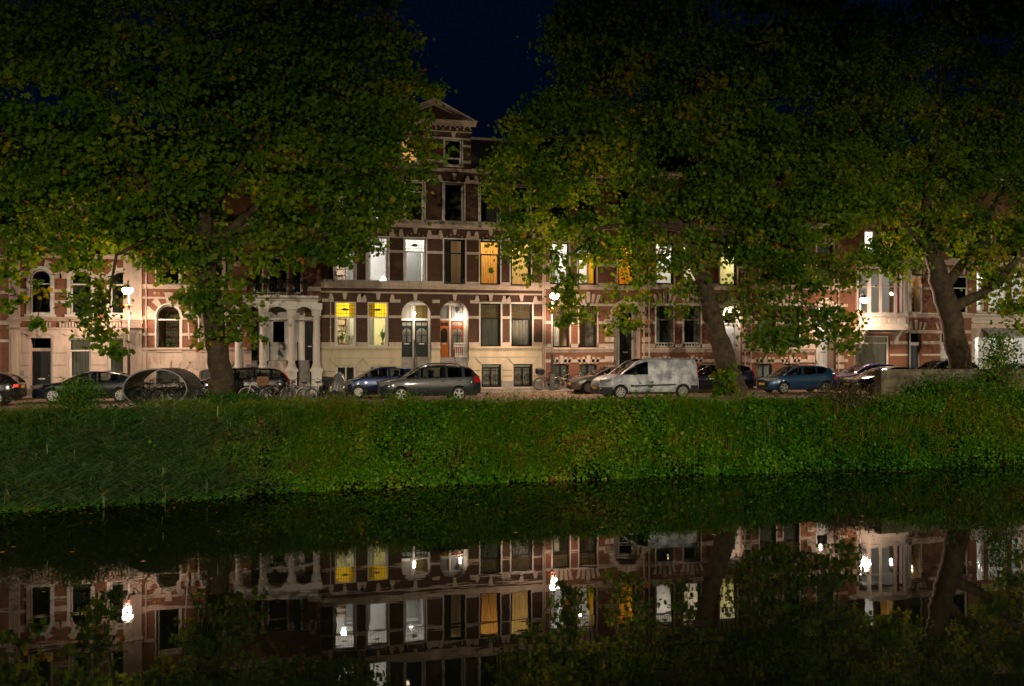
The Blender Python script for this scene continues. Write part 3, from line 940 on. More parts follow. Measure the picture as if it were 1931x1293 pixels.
    s.room(820, 890, 430, 536, 'room_warm', 6, WARM, 4.0, furn='shelf')
    s.room(892, 953, 430, 537, 'room_warm', 80, AMB, 2.6, bulb=False)
    s.room(955, 1022, 430, 537, 'room_warm', 110, (1, .72, .36), 2.6, bulb=False)
    s.room(607, 744, 326, 420, 'room_white', 290, WHITE_L, 3.8)
    s.room(746, 810, 326, 420, 'room_dark', 3, WARM, 3.4, bulb=False)
    s.room(812, 1022, 326, 420, 'room_dark', 0)
    s.room(748, 812, 250, 314, 'room_warm', 40, AMB, 2.5, bulb=False)
    s.room(814, 884, 250, 314, 'room_dark', 0)
    s.room(607, 752, 664, 733, 'room_dark', 0, depth=2)
    s.room(888, 1022, 664, 733, 'room_warm', 4, WARM, 1.6, bulb=False)
    # porches, doors and stairs
    rec = 1.0; YD = YF+rec-.06
    zt_ = s.Z(673, 784, YD)
    for (a, b_, doors, tone) in ((757, 813, ((756, 777.5, 'dark_wood', 'glass_frost'), (782.5, 807, 'dark_wood', 'glass_frost')), 'stone'),
                                 (830, 884, ((829, 846, 'orange_door', 'curtain_dark'), (850.5, 874, 'red_door', 'glass_frost')), 'white')):
        x0, x1 = s.X(a), s.X(b_)
        s.porch(x0-.12, x1+.12, zt_, s.Z(560), rec, M['stone' if a < 800 else 'brick_orange'])
        zd = s.Z(604, 784, YD)
        for (c, d, mt, gz) in doors: s.door(c, d, 604.5, 672.5, YD, mt, gz, handle=-1 if c in (782.5, 850.5) else 1)
        # frame: mullion, transom, toplights
        mb = MB(); xa, xb = x0-.1, x1+.1
        xmid = (at(doors[0][1], 0, YD).x+at(doors[1][0], 0, YD).x)/2
        mb.box(xmid-.055, xmid+.055, YD-.06, YD+.05, zt_, s.Z(575, 784, YD)); mb.box(xa, xb, YD-.09, YD+.05, zd, zd+.11)
        mb.box(at(doors[1][1], 0, YD).x, xb, YD-.05, YD+.05, zt_, s.Z(575, 784, YD)); mb.box(xa, xb, YD-.05, YD+.05, s.Z(575, 784, YD), s.Z(560, 784, YD))
        s.part('door_frame', mb, M['white'])
        for k, (c, d, mt, gz) in enumerate(doors):
            xq0, xq1 = at(c, 0, YD).x, at(d, 0, YD).x
            mb = MB(); mb.box(xq0+.04, xq1-.04, YD+.01, YD+.02, zd+.11, s.Z(575, 784, YD))
            s.part('toplight', mb, M['glass_olive' if a < 800 and k else ('grey_frame' if a > 800 and not k else 'glass_frost')])
        s.steps(x0+.75 if a < 800 else x0+.02, x1-.02, zt_, YF+.30, YF-1.0, 9)
        if a < 800:
            mb = MB(); mb.box(x0+.01, x0+.70, YF+.05, YF+.3, PAV, zt_); s.part('basement_door_front', mb, M['plinth'])
        mb = MB(); xr = x0+.72 if a < 800 else x0+.7
        mb.tube([(xr, YF-1.0, PAV), (xr, YF-1.0, PAV+1.0), (xr, YF+.25, zt_+.95), (xr, YF+.25, zt_)], .03, 6)
        s.part('handrail', mb, M['rail_metal'])
        mb = MB(); mb.box(x1-.06, x1-.03, YF-.9, YF+.2, PAV, PAV+.1)
        mb.prismx([(YF-1.0, PAV+.1), (YF+.25, zt_), (YF+.25, zt_+.12), (YF-1.0, PAV+.25)], x1-.07, x1-.02)
        s.part('stair_string', mb, M['stone'])
    # brick arch ring edge and white lattice gate on the right porch
    x0, x1 = s.X(830), s.X(884)
    xa, xb = s.X(856, YF+.1), s.X(881, YF+.1); mb = MB(); y = YF+.12; za, zb_ = zt_+.02, zt_+.76
    for zq in (za, zb_, zb_-.18): mb.tube([(xa, y, zq), (xb, y, zq)], .02, 5)
    for k in range(8):
        xq = xa+(xb-xa)*k/7; mb.tube([(xq, y, za), (xq, y, zb_)], .016, 4)
    for k in range(7):
        xq = xa+(xb-xa)*(k+.5)/7; mb.ring((xq, y, zb_-.09), .055, .012, 8, 4); mb.ring((xq, y, za+.12), .05, .012, 8, 4)
    s.part('porch_gate', mb, M['white_iron'])
    # hanging porch lanterns
    for (px, py, en, Yl) in ((781, 591, 26, YF+.35), (868, 594, 30, YF+.62)):
        p = at(px, py, Yl)
        mb = MB(); mb.ball(p, .085 if px < 800 else .07, 8); lo = s.part('porch_lamp', mb, M['bulb_white'], True)
        mb = MB(); mb.tube([(p.x, p.y, p.z+.06), (p.x, p.y, s.Z(562))], .012, 5); mb.lathe([(.02, p.z+.16), (.09, p.z+.09), (.10, p.z+.075)], p.x, p.y, 10)
        s.part('lamp_chain', mb, M['iron'], parent=lo)
        lamp_light('porch_light', (p.x, p.y-.02, p.z-.16), en, (1, .86, .68), s.root, .06)
    # balloon-shaped print in the right toplight
    xq = at(862, 0, YD).x; zq = s.Z(585, 862, YD)
    mb = MB(); mb.prism([(xq, zq-.22), (xq+.10, zq-.02)] + [(xq+.14*math.cos(a), zq+.06+.14*math.sin(a)) for a in [i*math.pi/8 for i in range(9)]] + [(xq-.10, zq-.02)], YD-.012, YD+.004)
    s.part('toplight_print', mb, M['trim'])
    s.pipe(623, 555, 655, .03, M['stone']); s.pipe(1023, 300, 731, .05, M['stone'])
    s.finish()
    for (px, seed, h) in ((645, 1, .6), (662, 2, .5), (722, 3, .75)):
        p = at(px, 648, YF+.42); potted_plant('potted_plant', {1: 'bushy fern in the left half of the leftmost yellow window', 2: 'drooping fern at the right of the leftmost yellow window', 3: 'tall fern in the second yellow window'}[seed], p.x, YF+.5, s.Z(652)+.02, h, seed, .35)
    p = at(800, 520, YF+.45); potted_plant('potted_plant', 'small plant in white first floor window above the green doors', p.x, YF+.5, s.Z(532), .5, 9, .2)
    return s

# ------------------------------------------------------------------ far left
def house_left():
    s = House('stuccoed_house', 'house with white stuccoed ground floor, pilasters and arched first floor windows, left of photo', 18, 268, 100)
    zb = s.Z(618)
    s.opening(s.X(58), s.X(98), PAV, s.Z(637))
    s.window(129, 172, 637, 719, frame='white', trans=661, curtains=((0, 1, 'curtain_grey'),))
    s.window(203, 246, 637, 719, frame='white', trans=661, curtains=((0, 1, 'curtain_grey'),))
    for a, b_ in ((57, 96), (133, 172), (208, 247)):
        s.window(a, b_, 508, 592, rise=(s.X(b_)-s.X(a))/2*.95, trans=535, frame='white', surround=.16)
        x0, x1 = s.X(a), s.X(b_); r_ = (x1-x0)/2; zs = s.Z(508)-r_*.95
        s.arch_ring(x0-.16, x1+.16, zs, r_*.95+.16, .34, 7, .06, None, True)
        s.block([(s.X(a)-.24, s.Z(597)), (s.X(b_)+.24, s.Z(597)), (s.X(b_)+.24, s.Z(592.5)), (s.X(a)-.24, s.Z(592.5))], .12, M['white'], 'sill_stone')
    for a, b_ in ((57, 96), (133, 172), (208, 247)):
        s.window(a, b_, 390, 465, frame='white', trans=410, surround=.1)
    s.region(s.x0, s.x1, PAV, PAV+.45, M['plinth'], 'plinth', .07)
    s.region(s.x0, s.x1, PAV+.45, zb, M['stucco'], 'stucco_wall', .05)
    s.region(s.x0, s.x1, zb, s.Z(330), M['brick_red'], 'brick_wall')
    s.band(38, 232, 598, 605, .18, M['stucco'], 'belt_course', False, s.CORN)
    s.band(38, 232, 617, 621, .09, M['stucco'], 'belt_course', False)
    for c in (77, 132, 188, 215):
        for k in range(7):
            x = s.X(c)-.42+.14*k; mb = MB(); mb.box(x-.045, x+.045, YF-.10, YF, s.Z(616), s.Z(607)); s.part('corbel', mb, M['stucco'])
    s.band(38, 232, 545, 551, .04); s.band(38, 232, 566, 571, .04)
    s.cornice(18, 268, 478, 486, .2)
    s.band(38, 232, 440, 445, .04); s.cornice(18, 268, 330, 342, .4)
    # channelled blocks on the stucco
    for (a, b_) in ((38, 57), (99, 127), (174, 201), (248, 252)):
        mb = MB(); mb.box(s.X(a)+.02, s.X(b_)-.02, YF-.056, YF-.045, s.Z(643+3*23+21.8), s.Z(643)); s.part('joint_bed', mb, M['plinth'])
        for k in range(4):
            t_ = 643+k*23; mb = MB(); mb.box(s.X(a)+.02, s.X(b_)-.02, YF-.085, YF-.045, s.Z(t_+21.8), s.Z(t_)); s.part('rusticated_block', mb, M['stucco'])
    # door hood and window hoods
    for (a, b_) in ((58, 98), (129, 172), (203, 246)):
        x0, x1 = s.X(a), s.X(b_)
        o_ = ell(x0-.35, x1+.35, s.Z(634), .34); i_ = ell(x0-.12, x1+.12, s.Z(636), .20)
        for k in range(2, len(o_)-3, 3):
            s.block([o_[k], o_[k+3] if k+3 < len(o_) else o_[-1], i_[min(k+3, len(i_)-1)], i_[k]], .09, M['stucco'], 'hood_stone')
        s.keystone((a+b_)/2, 621, 633, .26, .12, M['stucco'])
    # pilasters, fluted above
    for (a, b_) in ((18, 38), (233, 268)):
        x0, x1 = s.X(a), s.X(b_); mb = MB()
        mb.box(x0, x1, YF-.14, YF+.01, PAV, s.Z(345)); pil = s.part('pilaster', mb, M['stucco'])
        mb = MB()
        n_ = 6 if b_ < 100 else 9
        for k in range(n_):
            xq = x0+(x1-x0)*(k+.5)/n_; mb.box(xq-.025, xq+.025, YF-.175, YF-.14, s.Z(590), s.Z(490))
        s.part('flute', mb, M['stucco'], parent=pil)
        for (t_, u_) in ((600, 609), (617, 620), (478, 486)):
            mb = MB(); mb.prismx([(YF, s.Z(u_))]+[(YF-.14-.14*a_, s.Z(u_)+(s.Z(t_)-s.Z(u_))*h) for a_, h in s.CORN]+[(YF, s.Z(t_))], x0-.06, x1+.06); s.part('capital', mb, M['stucco'], parent=pil)
        mb = MB(); mb.box(x0+.10, x1-.10, YF-.17, YF-.13, s.Z(714), s.Z(628)); s.part('panel', mb, M['stucco'], parent=pil)
    # door
    s.porch(s.X(58)-.05, s.X(98)+.05, PAV+.05, s.Z(634), .7, M['stucco'])
    s.door(61, 96, 662, 743, YF+.4, 'black_wood')
    x0, x1 = at(61, 0, YF+.4).x, at(96, 0, YF+.4).x
    mb = MB(); mb.box(x0-.12, x0, YF+.36, YF+.46, PAV, s.Z(638)); mb.box(x1, x1+.12, YF+.36, YF+.46, PAV, s.Z(638)); mb.box(x0, x1, YF+.34, YF+.46, s.Z(662), s.Z(656)); s.part('door_frame', mb, M['stucco'])
    mb = MB(); mb.box(x0, x1, YF+.42, YF+.43, s.Z(656), s.Z(636)); s.part('toplight', mb, M['glass_dark'])
    mb = MB(); mb.box(s.X(39.5), s.X(46), YF-.10, YF-.08, s.Z(708), s.Z(698)); s.part('house_plaque', mb, M['zinc'])
    s.room(38, 252, 622, 735, 'room_warm', 6, WARM, 1.8, bulb=False)
    s.room(38, 252, 490, 600, 'room_dark', 0)
    s.room(38, 252, 350, 475, 'room_dark', 0)
    s.mansard(s.Z(330))
    s.finish()
    return s

def house_edge():
    s = House('edge_house', 'red brick house with white stone bands cut by the left edge of the photo', -190, 18, -40)
    for a, b_ in ((-160, -115), (-95, -50)):
        s.window(a, b_, 500, 590, frame='white', trans=525); s.window(a, b_, 632, 715, frame='white', trans=655)
    s.region(s.x0, s.x1, PAV, s.Z(330), M['brick_red'], 'brick_wall')
    for t_, u_ in ((604, 612), (640, 645), (548, 553), (480, 488)): s.band(-190, 18, t_, u_, .06)
    s.band(-190, 18, 728, 748, .07, M['plinth'], 'plinth_course')
    s.cornice(-190, 18, 330, 342, .4)
    s.room(-170, -40, 490, 600, 'room_dark'); s.room(-170, -40, 620, 728, 'room_dark')
    s.mansard(s.Z(330)); s.finish()

# ------------------------------------------------------------------ house with the portico
def house_portico():
    s = House('portico_house', 'red brick house with white columned portico and black iron balcony behind the left tree', 268, 605, 430)
    ztop = s.Z(661)
    for a, b_ in ((295, 341), (376, 423)):
        r_ = (s.X(b_)-s.X(a))/2
        s.window(a, b_, 575, 660, rise=r_*.98, trans=603, frame='white', surround=.07)
        x0, x1 = s.X(a), s.X(b_); zs = s.Z(575)-r_*.98
        s.arch_ring(x0-.07, x1+.07, zs, r_*.98+.07, .42, 9, .05, None, True)
        for sg, xe in ((-1, x0-.07), (1, x1+.07)):
            s.block([(xe, s.Z(603)), (xe+sg*.42, s.Z(603)), (xe+sg*.42, s.Z(578)), (xe+sg*.30, s.Z(578)), (xe, s.Z(590))], .055, None, 'horned_stone')
        s.window(a, b_, 455, 538, frame='white', surround=.06)
        s.window(a, b_, 695, 725, rise=.18, frame='plinth', curtains=((0, 1, 'curtain_grey'),))
        s.fan(a-10, b_+10, 678, 694, 5, .09, M['stucco'])
        x = (s.X(a)+s.X(b_))/2
        for k in range(7):
            xx = x-.66+.22*k; mb = MB(); zc = s.Z(554)
            mb.prism([(xx-.09, zc), (xx, zc-.10), (xx+.09, zc), (xx, zc+.10)], YF-.03, YF+.01); s.part('frieze_tile', mb, M['tile_orange'])
    # balcony doors and porch opening
    xo0, xo1 = s.X(474), s.X(594)
    s.opening(xo0, xo1, PAV, s.Z(574))
    s.window(478, 498, 482, 552, frame='white'); s.window(504, 545, 482, 552, frame='white', trans=505); s.window(551, 571, 482, 552, frame='white')
    s.region(s.x0, xo0-.5, PAV, ztop, M['stucco'], 'plastered_base', .06)
    s.region(xo0-.5, s.x1, PAV, ztop, M['stucco'], 'plastered_base', .0)
    s.region(s.x0, s.x1, ztop, s.Z(330), M['brick_red'], 'brick_wall')
    s.band(268, 466, 655, 666, .15, M['stucco'], 'base_cornice', False, s.CORN)
    for t_, u_ in ((628, 633), (597, 603)): s.band(268, 605, t_, u_, .045)
    s.band(268, 605, 561, 564.5, .05); s.band(268, 466, 538, 546, .12, None, 'belt_course', False, s.CORN)
    s.band(580, 605, 538, 546, .12, None, 'belt_course', False, s.CORN)
    s.band(268, 605, 480, 486, .05)
    s.cornice(268, 605, 420, 430, .24); s.cornice(268, 605, 328, 342, .4)
    for a, b_ in ((295, 341), (376, 423), (478, 500), (505, 545), (550, 571)): s.window(a, b_, 350, 412, frame='white')
    for px in (447, 590):   # carved crests beside the balcony windows
        x, z = s.X(px), s.Z(487); mb = MB()
        mb.box(x-.16, x+.16, YF-.08, YF, z-.40, z+.40); mb.box(x-.36, x+.36, YF-.08, YF, z-.14, z+.14); mb.ring((x, YF-.09, z), .17, .05, 12, 6)
        s.part('carved_crest', mb, M['stone'])
    # portico: three bays between columns, entablature and balcony
    YP = YF-1.25
    def xz(px, py): p = at(px, py, YP); return p.x, p.z
    xa, zt = xz(458, 556); xb, zl = xz(600, 572)
    mb = MB()
    prof = [(0, 0), (.35, 0), (.35, .28), (.6, .36), (.6, .5), (.85, .62), (1, .78), (1, 1), (0, 1)]
    mb.prismx([(YP+.35-.35*a*1.5, zl+(zt-zl)*h) for a, h in prof], xa, xb)
    mb.box(xa, xb, YP+.34, YF, zl, zt-.02)
    s.part('entablature', mb, M['white'])
    # arches between the columns
    colx = [xz(450, 0)[0], xz(496.5, 0)[0], xz(550, 0)[0], xz(597, 0)[0]]
    zspr = xz(520, 600)[1]
    for k in range(3):
        a, b_ = colx[k]+.16, colx[k+1]-.16
        zr = zl-.05
        e = ell(a, b_, zspr+.15, max(.1, (zr-zspr-.15)*.8), 12)
        h = len(e)//2
        mb = MB(); mb.prism([(a, zspr+.15)]+e[1:h+1]+[(e[h][0], zl), (a, zl)], YP+.05, YP+.25); mb.prism(e[h:-1]+[(b_, zspr+.15), (b_, zl), (e[h][0], zl)], YP+.05, YP+.25)
        s.part('portico_arch', mb, M['white'])
        mb = MB(); mb.box(a, b_, YF+.5, YF+.56, zspr-.05, zspr+.06); s.part('transom_bar', mb, M['white'])
    zcb = xz(520, 695)[1]
    for k, xq in enumerate(colx):
        zb_ = zcb if k else zcb
        mb = MB(); yq = YP+.15; r_ = .19
        mb.lathe([(r_*1.35, zb_), (r_*1.35, zb_+.10), (r_*1.15, zb_+.14), (r_*1.2, zb_+.2), (r_, zb_+.24), (r_*.98, zb_+1.2), (r_*.86, zspr-.02), (r_*1.0, zspr), (r_*1.0, zspr+.03), (r_*.86, zspr+.06), (r_*1.25, zspr+.42), (r_*1.35, zspr+.46)], xq, yq, 16)
        mb.box(xq-.28, xq+.28, yq-.26, yq+.26, zspr+.46, zl+.01)
        c_ = s.part('column', mb, M['white'], False)
        mb = MB()
        for j in range(8):
            a = j*math.pi/4
            for (zz, rr) in ((zspr+.14, r_*.98), (zspr+.28, r_*1.12)):
                cx, cy = xq+rr*math.cos(a+zz), yq+rr*math.sin(a+zz)
                mb.prism([(cx-.05, zz), (cx+.05, zz), (cx+.035, zz+.12), (cx-.035, zz+.12)], cy-.03, cy+.03)
        s.part('carved_leaf', mb, M['white'], parent=c_)
        mb = MB(); mb.box(xq-.26, xq+.26, yq-.24, yq+.24, PAV, zb_-.16); mb.box(xq-.32, xq+.32, yq-.30, yq+.30, zb_-.16, zb_-.001); mb.box(xq-.30, xq+.30, yq-.28, yq+.28, PAV, PAV+.22)
        s.part('pedestal', mb, M['white'])
    # recessed porch with two doors and a window
    YD = YF+.9
    zf = s.Z(679, 580, YD)
    s.porch(xo0, xo1, zf, s.Z(560), .98, M['white'])
    s.door(474.5, 488, 606, 679, YD, 'black_wood'); s.door(575, 593, 606, 679, YD, 'black_wood')
    for (a, b_) in ((474.5, 488), (575, 593)):
        mb = MB(); mb.box(at(a, 0, YD).x, at(b_, 0, YD).x, YD, YD+.02, s.Z(597, 580, YD), s.Z(582, 580, YD)); s.part('toplight', mb, M['glass_olive'])
    x0, x1 = at(515, 0, YD).x, at(536, 0, YD).x
    mb = MB(); mb.box(x0, x1, YD+.02, YD+.03, s.Z(645, 525, YD), s.Z(606, 525, YD)); s.part('porch_window_pane', mb, M['glass_dark'])
    mb = MB()
    for (a, b_, c, d) in ((x0-.12, x0, 647, 600), (x1, x1+.12, 647, 600)): mb.box(a, b_, YD-.04, YD+.05, s.Z(c, 525, YD), s.Z(d, 525, YD))
    mb.box(x0-.12, x1+.12, YD-.04, YD+.05, s.Z(606, 525, YD), s.Z(600, 525, YD)); mb.box(x0-.18, x1+.18, YD-.1, YD+.05, s.Z(650, 525, YD), s.Z(645, 525, YD))
    s.part('porch_window_frame', mb, M['white'])
    for (a, b_) in ((colx[0]+.35, colx[1]-.3), (colx[2]+.35, colx[3]-.3)):
        s.steps(a, b_, zf, YF+.2, YP-.1, 9)
    mb = MB(); mb.box(colx[1]+.25, colx[2]-.25, YP+.1, YF+.1, PAV, zf); s.part('porch_base', mb, M['stucco'])
    for xq in (colx[1]+.33, colx[2]+.33):
        mb = MB(); mb.tube([(xq, YP+.05, PAV+1.1), (xq, YF+.15, zf+.95)], .03, 6)
        for k in range(8): t_ = k/7; mb.tube([(xq, YP+.05+(YF+.1-YP)*t_, PAV+.2+(zf-PAV)*t_), (xq, YP+.05+(YF+.1-YP)*t_, PAV+1.1+(zf-.15-PAV)*t_)], .014, 4)
        s.part('stair_rail', mb, M['iron'])
    # balcony rail
    xa, _ = xz(466, 0); xb, _ = xz(579, 0); z0 = zt+.02; z1 = at(520, 526, YP).z
    mb = MB()
    for zq in (z0+.06, z1, z1-.16): mb.tube([(xa, YF, zq), (xa, YP+.08, zq), (xb, YP+.08, zq), (xb, YF, zq)], .022, 5)
    n_ = 22
    for k in range(n_+1):
        xq = xa+(xb-xa)*k/n_; mb.tube([(xq, YP+.08, z0), (xq, YP+.08, z1)], .014, 4)
        if k < n_: mb.ring((xq+(xb-xa)/n_/2, YP+.08, z1-.08), .05, .011, 8, 4)
    for xq in (xa, xb):
        for k in range(6): mb.tube([(xq, YP+.2+k*.18, z0), (xq, YP+.2+k*.18, z1)], .014, 4)
    s.part('balcony_rail', mb, M['iron'])
    # flagpole against the wall
    mb = MB(); p0, p1 = at(357, 640, YF-.25), at(348, 500, YF-.55)
    mb.tube([p0, p1], .035, 7); mb.tube([at(355, 612, YF-.3), at(355, 612, YF)], .02, 5); s.part('flagpole', mb, M['white'])
    s.pipe(276, 480, 700, .035)
    s.room(282, 440, 565, 660, 'room_warm', 5, WARM, 3.4, bulb=False, furn='shelf')
    s.room(282, 600, 430, 540, 'room_dark'); s.room(282, 600, 345, 418, 'room_dark'); s.room(282, 440, 668, 735, 'room_dark', depth=1.5)
    s.mansard(s.Z(330)); s.finish()
    p = at(321, 655, YF+.4); potted_plant('potted_plant', 'round leafy pot plant in the arched window left of the flagpole', p.x, YF+.42, s.Z(660)+.01, .32, 21, .22)

# ------------------------------------------------------------------ the striped houses to the right
def house_striped(name, label, px0, px1, gw, fw_, bw_, door, base_fan, rooms, arch_lit=0, dmat='black_wood', gcur=(), fcur=None, lead=('pale', 'pale', 'pale'), low=None, pier=None):
    s = House(name, label, px0, px1)
    zp = s.Z(660)
    d0, d1 = door; xd0, xd1 = s.X(d0), s.X(d1); rise = (xd1-xd0)/2
    ztop = s.Z(573)
    s.opening(xd0, xd1, PAV, ztop, rise)
    for i, (a, b_) in enumerate(gw):
        s.window(a, b_, 576, 655, trans=603, frame='black_wood' if low is None else 'grey_frame', leaded='olive' if low is None else None, curtains=gcur[i] if i < len(gcur) else (), surround=.07, low=low)
    for i, (a, b_) in enumerate(fw_):
        s.window(a, b_, 459, 537, trans=481, frame='black_wood', leaded=lead[i] if lead else None, curtains=fcur[i] if fcur else (), surround=.07)
    for a, b_ in fw_: s.window(a, b_, 352, 420, frame='grey_frame', trans=372)
    for a, b_ in bw_: s.window(a, b_, 686, 712, rise=.08, frame='black_wood', mull=1, curtains=((0, 1, 'curtain_grey'),))
    s.region(s.x0, s.x1, PAV, PAV+.4, M['plinth'], 'plinth', .05)
    s.region(s.x0, s.x1, PAV+.4, s.Z(330), M['brick_red'], 'brick_wall')
    s.band(px0, px1, 656, 664, .14, None, 'base_cornice', True, s.CORN)
    s.band(px0, px1, 648, 655, .05)
    s.band(px0, px1, 605.5, 611, .04); s.band(px0, px1, 572, 577, .04)
    s.band(px0, px1, 497, 502.5, .04); s.band(px0, px1, 533, 540, .05)
    s.band(px0, px1, 540, 546, .12, None, 'belt_course', False, s.CORN)
    s.band(px0, px1, 677, 683, .045)
    s.cornice(px0, px1, 424, 433, .24); s.cornice(px0, px1, 328, 342, .4); s.band(px0, px1, 384, 389, .04)
    for a, b_ in gw: s.fan(a, b_, 550, 573, 5)
    for a, b_ in fw_: s.fan(a, b_, 436, 457, 5)
    for a, b_ in bw_: s.fan(a, b_, 670, 685, 5)
    # door surround: voussoir ring, imposts and striped piers
    zs = ztop-rise
    s.arch_ring(xd0, xd1, zs, rise, .30, 11, .09)
    for sg, xe in ((-1, xd0), (1, xd1)):
        w_ = .52
        a, b_ = (xe-w_, xe-.001) if sg < 0 else (xe+.001, xe+w_)
        mb = MB(); mb.prismx([(YF, zs-.28)]+[(YF-.22*a_, zs-.28+.28*h) for a_, h in s.CORN]+[(YF, zs)], a-.04*(sg < 0), b_+.04*(sg > 0)); s.part('impost', mb, M['stone'])
        z = PAV+.45; k = 0
        while z < zs-.5:
            mb = MB(); mb.box(a, b_, YF-.075, YF+.01, z, z+.27); s.part('quoin', mb, M['stone']); z += .54; k += 1
    YD = YF+.95
    zt_ = s.Z(694, (d0+d1)/2, YD)
    s.porch(xd0-.02, xd1+.02, zt_, ztop+.05, 1.02, M['stucco'])
    dm = (d0+d1)/2-5
    s.door(dm-11, dm+12, 612, 693, YD, dmat)
    xq0, xq1 = at(dm-11, 0, YD).x, at(dm+12, 0, YD).x
    mb = MB(); mb.box(xq0, xq1, YD+.01, YD+.02, s.Z(609, dm, YD), s.Z(590, dm, YD)); s.part('toplight', mb, M['glass_dark'])
    mb = MB(); mb.box(xq0-.08, xq0, YD-.05, YD+.04, zt_, s.Z(588, dm, YD)); mb.box(xq1, xq1+.08, YD-.05, YD+.04, zt_, s.Z(588, dm, YD)); mb.box(xq0, xq1, YD-.05, YD+.04, s.Z(612, dm, YD), s.Z(609, dm, YD)); s.part('door_frame', mb, M['white'])
    s.steps(xd0+.02, xd1-.02, zt_, YF+.3, YF-.7, 6)
    mb = MB(); xr = xd0+.06
    mb.tube([(xr, YF-.65, PAV), (xr, YF-.65, PAV+.95), (xr, YF+.5, zt_+.95), (xr, YF+.5, zt_)], .022, 5)
    for k in range(5): t_ = (k+1)/6; mb.tube([(xr, YF-.65+1.15*t_, PAV+(zt_-PAV)*t_), (xr, YF-.65+1.15*t_, PAV+.95+(zt_-PAV)*t_)], .012, 4)
    s.part('stair_rail', mb, M['iron'])
    for px in (d1+3, px0+2.5): s.pipe(px, 330, 712, .04)
    if arch_lit:
        p = Vector(((xd0+xd1)/2, YF+.5, ztop-.35))
        mb = MB(); mb.ball(p, .08, 8); s.part('porch_lamp', mb, M['bulb_white'], True)
        lamp_light('porch_light', (p.x, p.y, p.z-.15), arch_lit, (1, .9, .76), s.root, .07)
    for r_ in rooms: s.room(*r_[0], **r_[1])
    s.mansard(s.Z(330))
    s.finish()
    return s

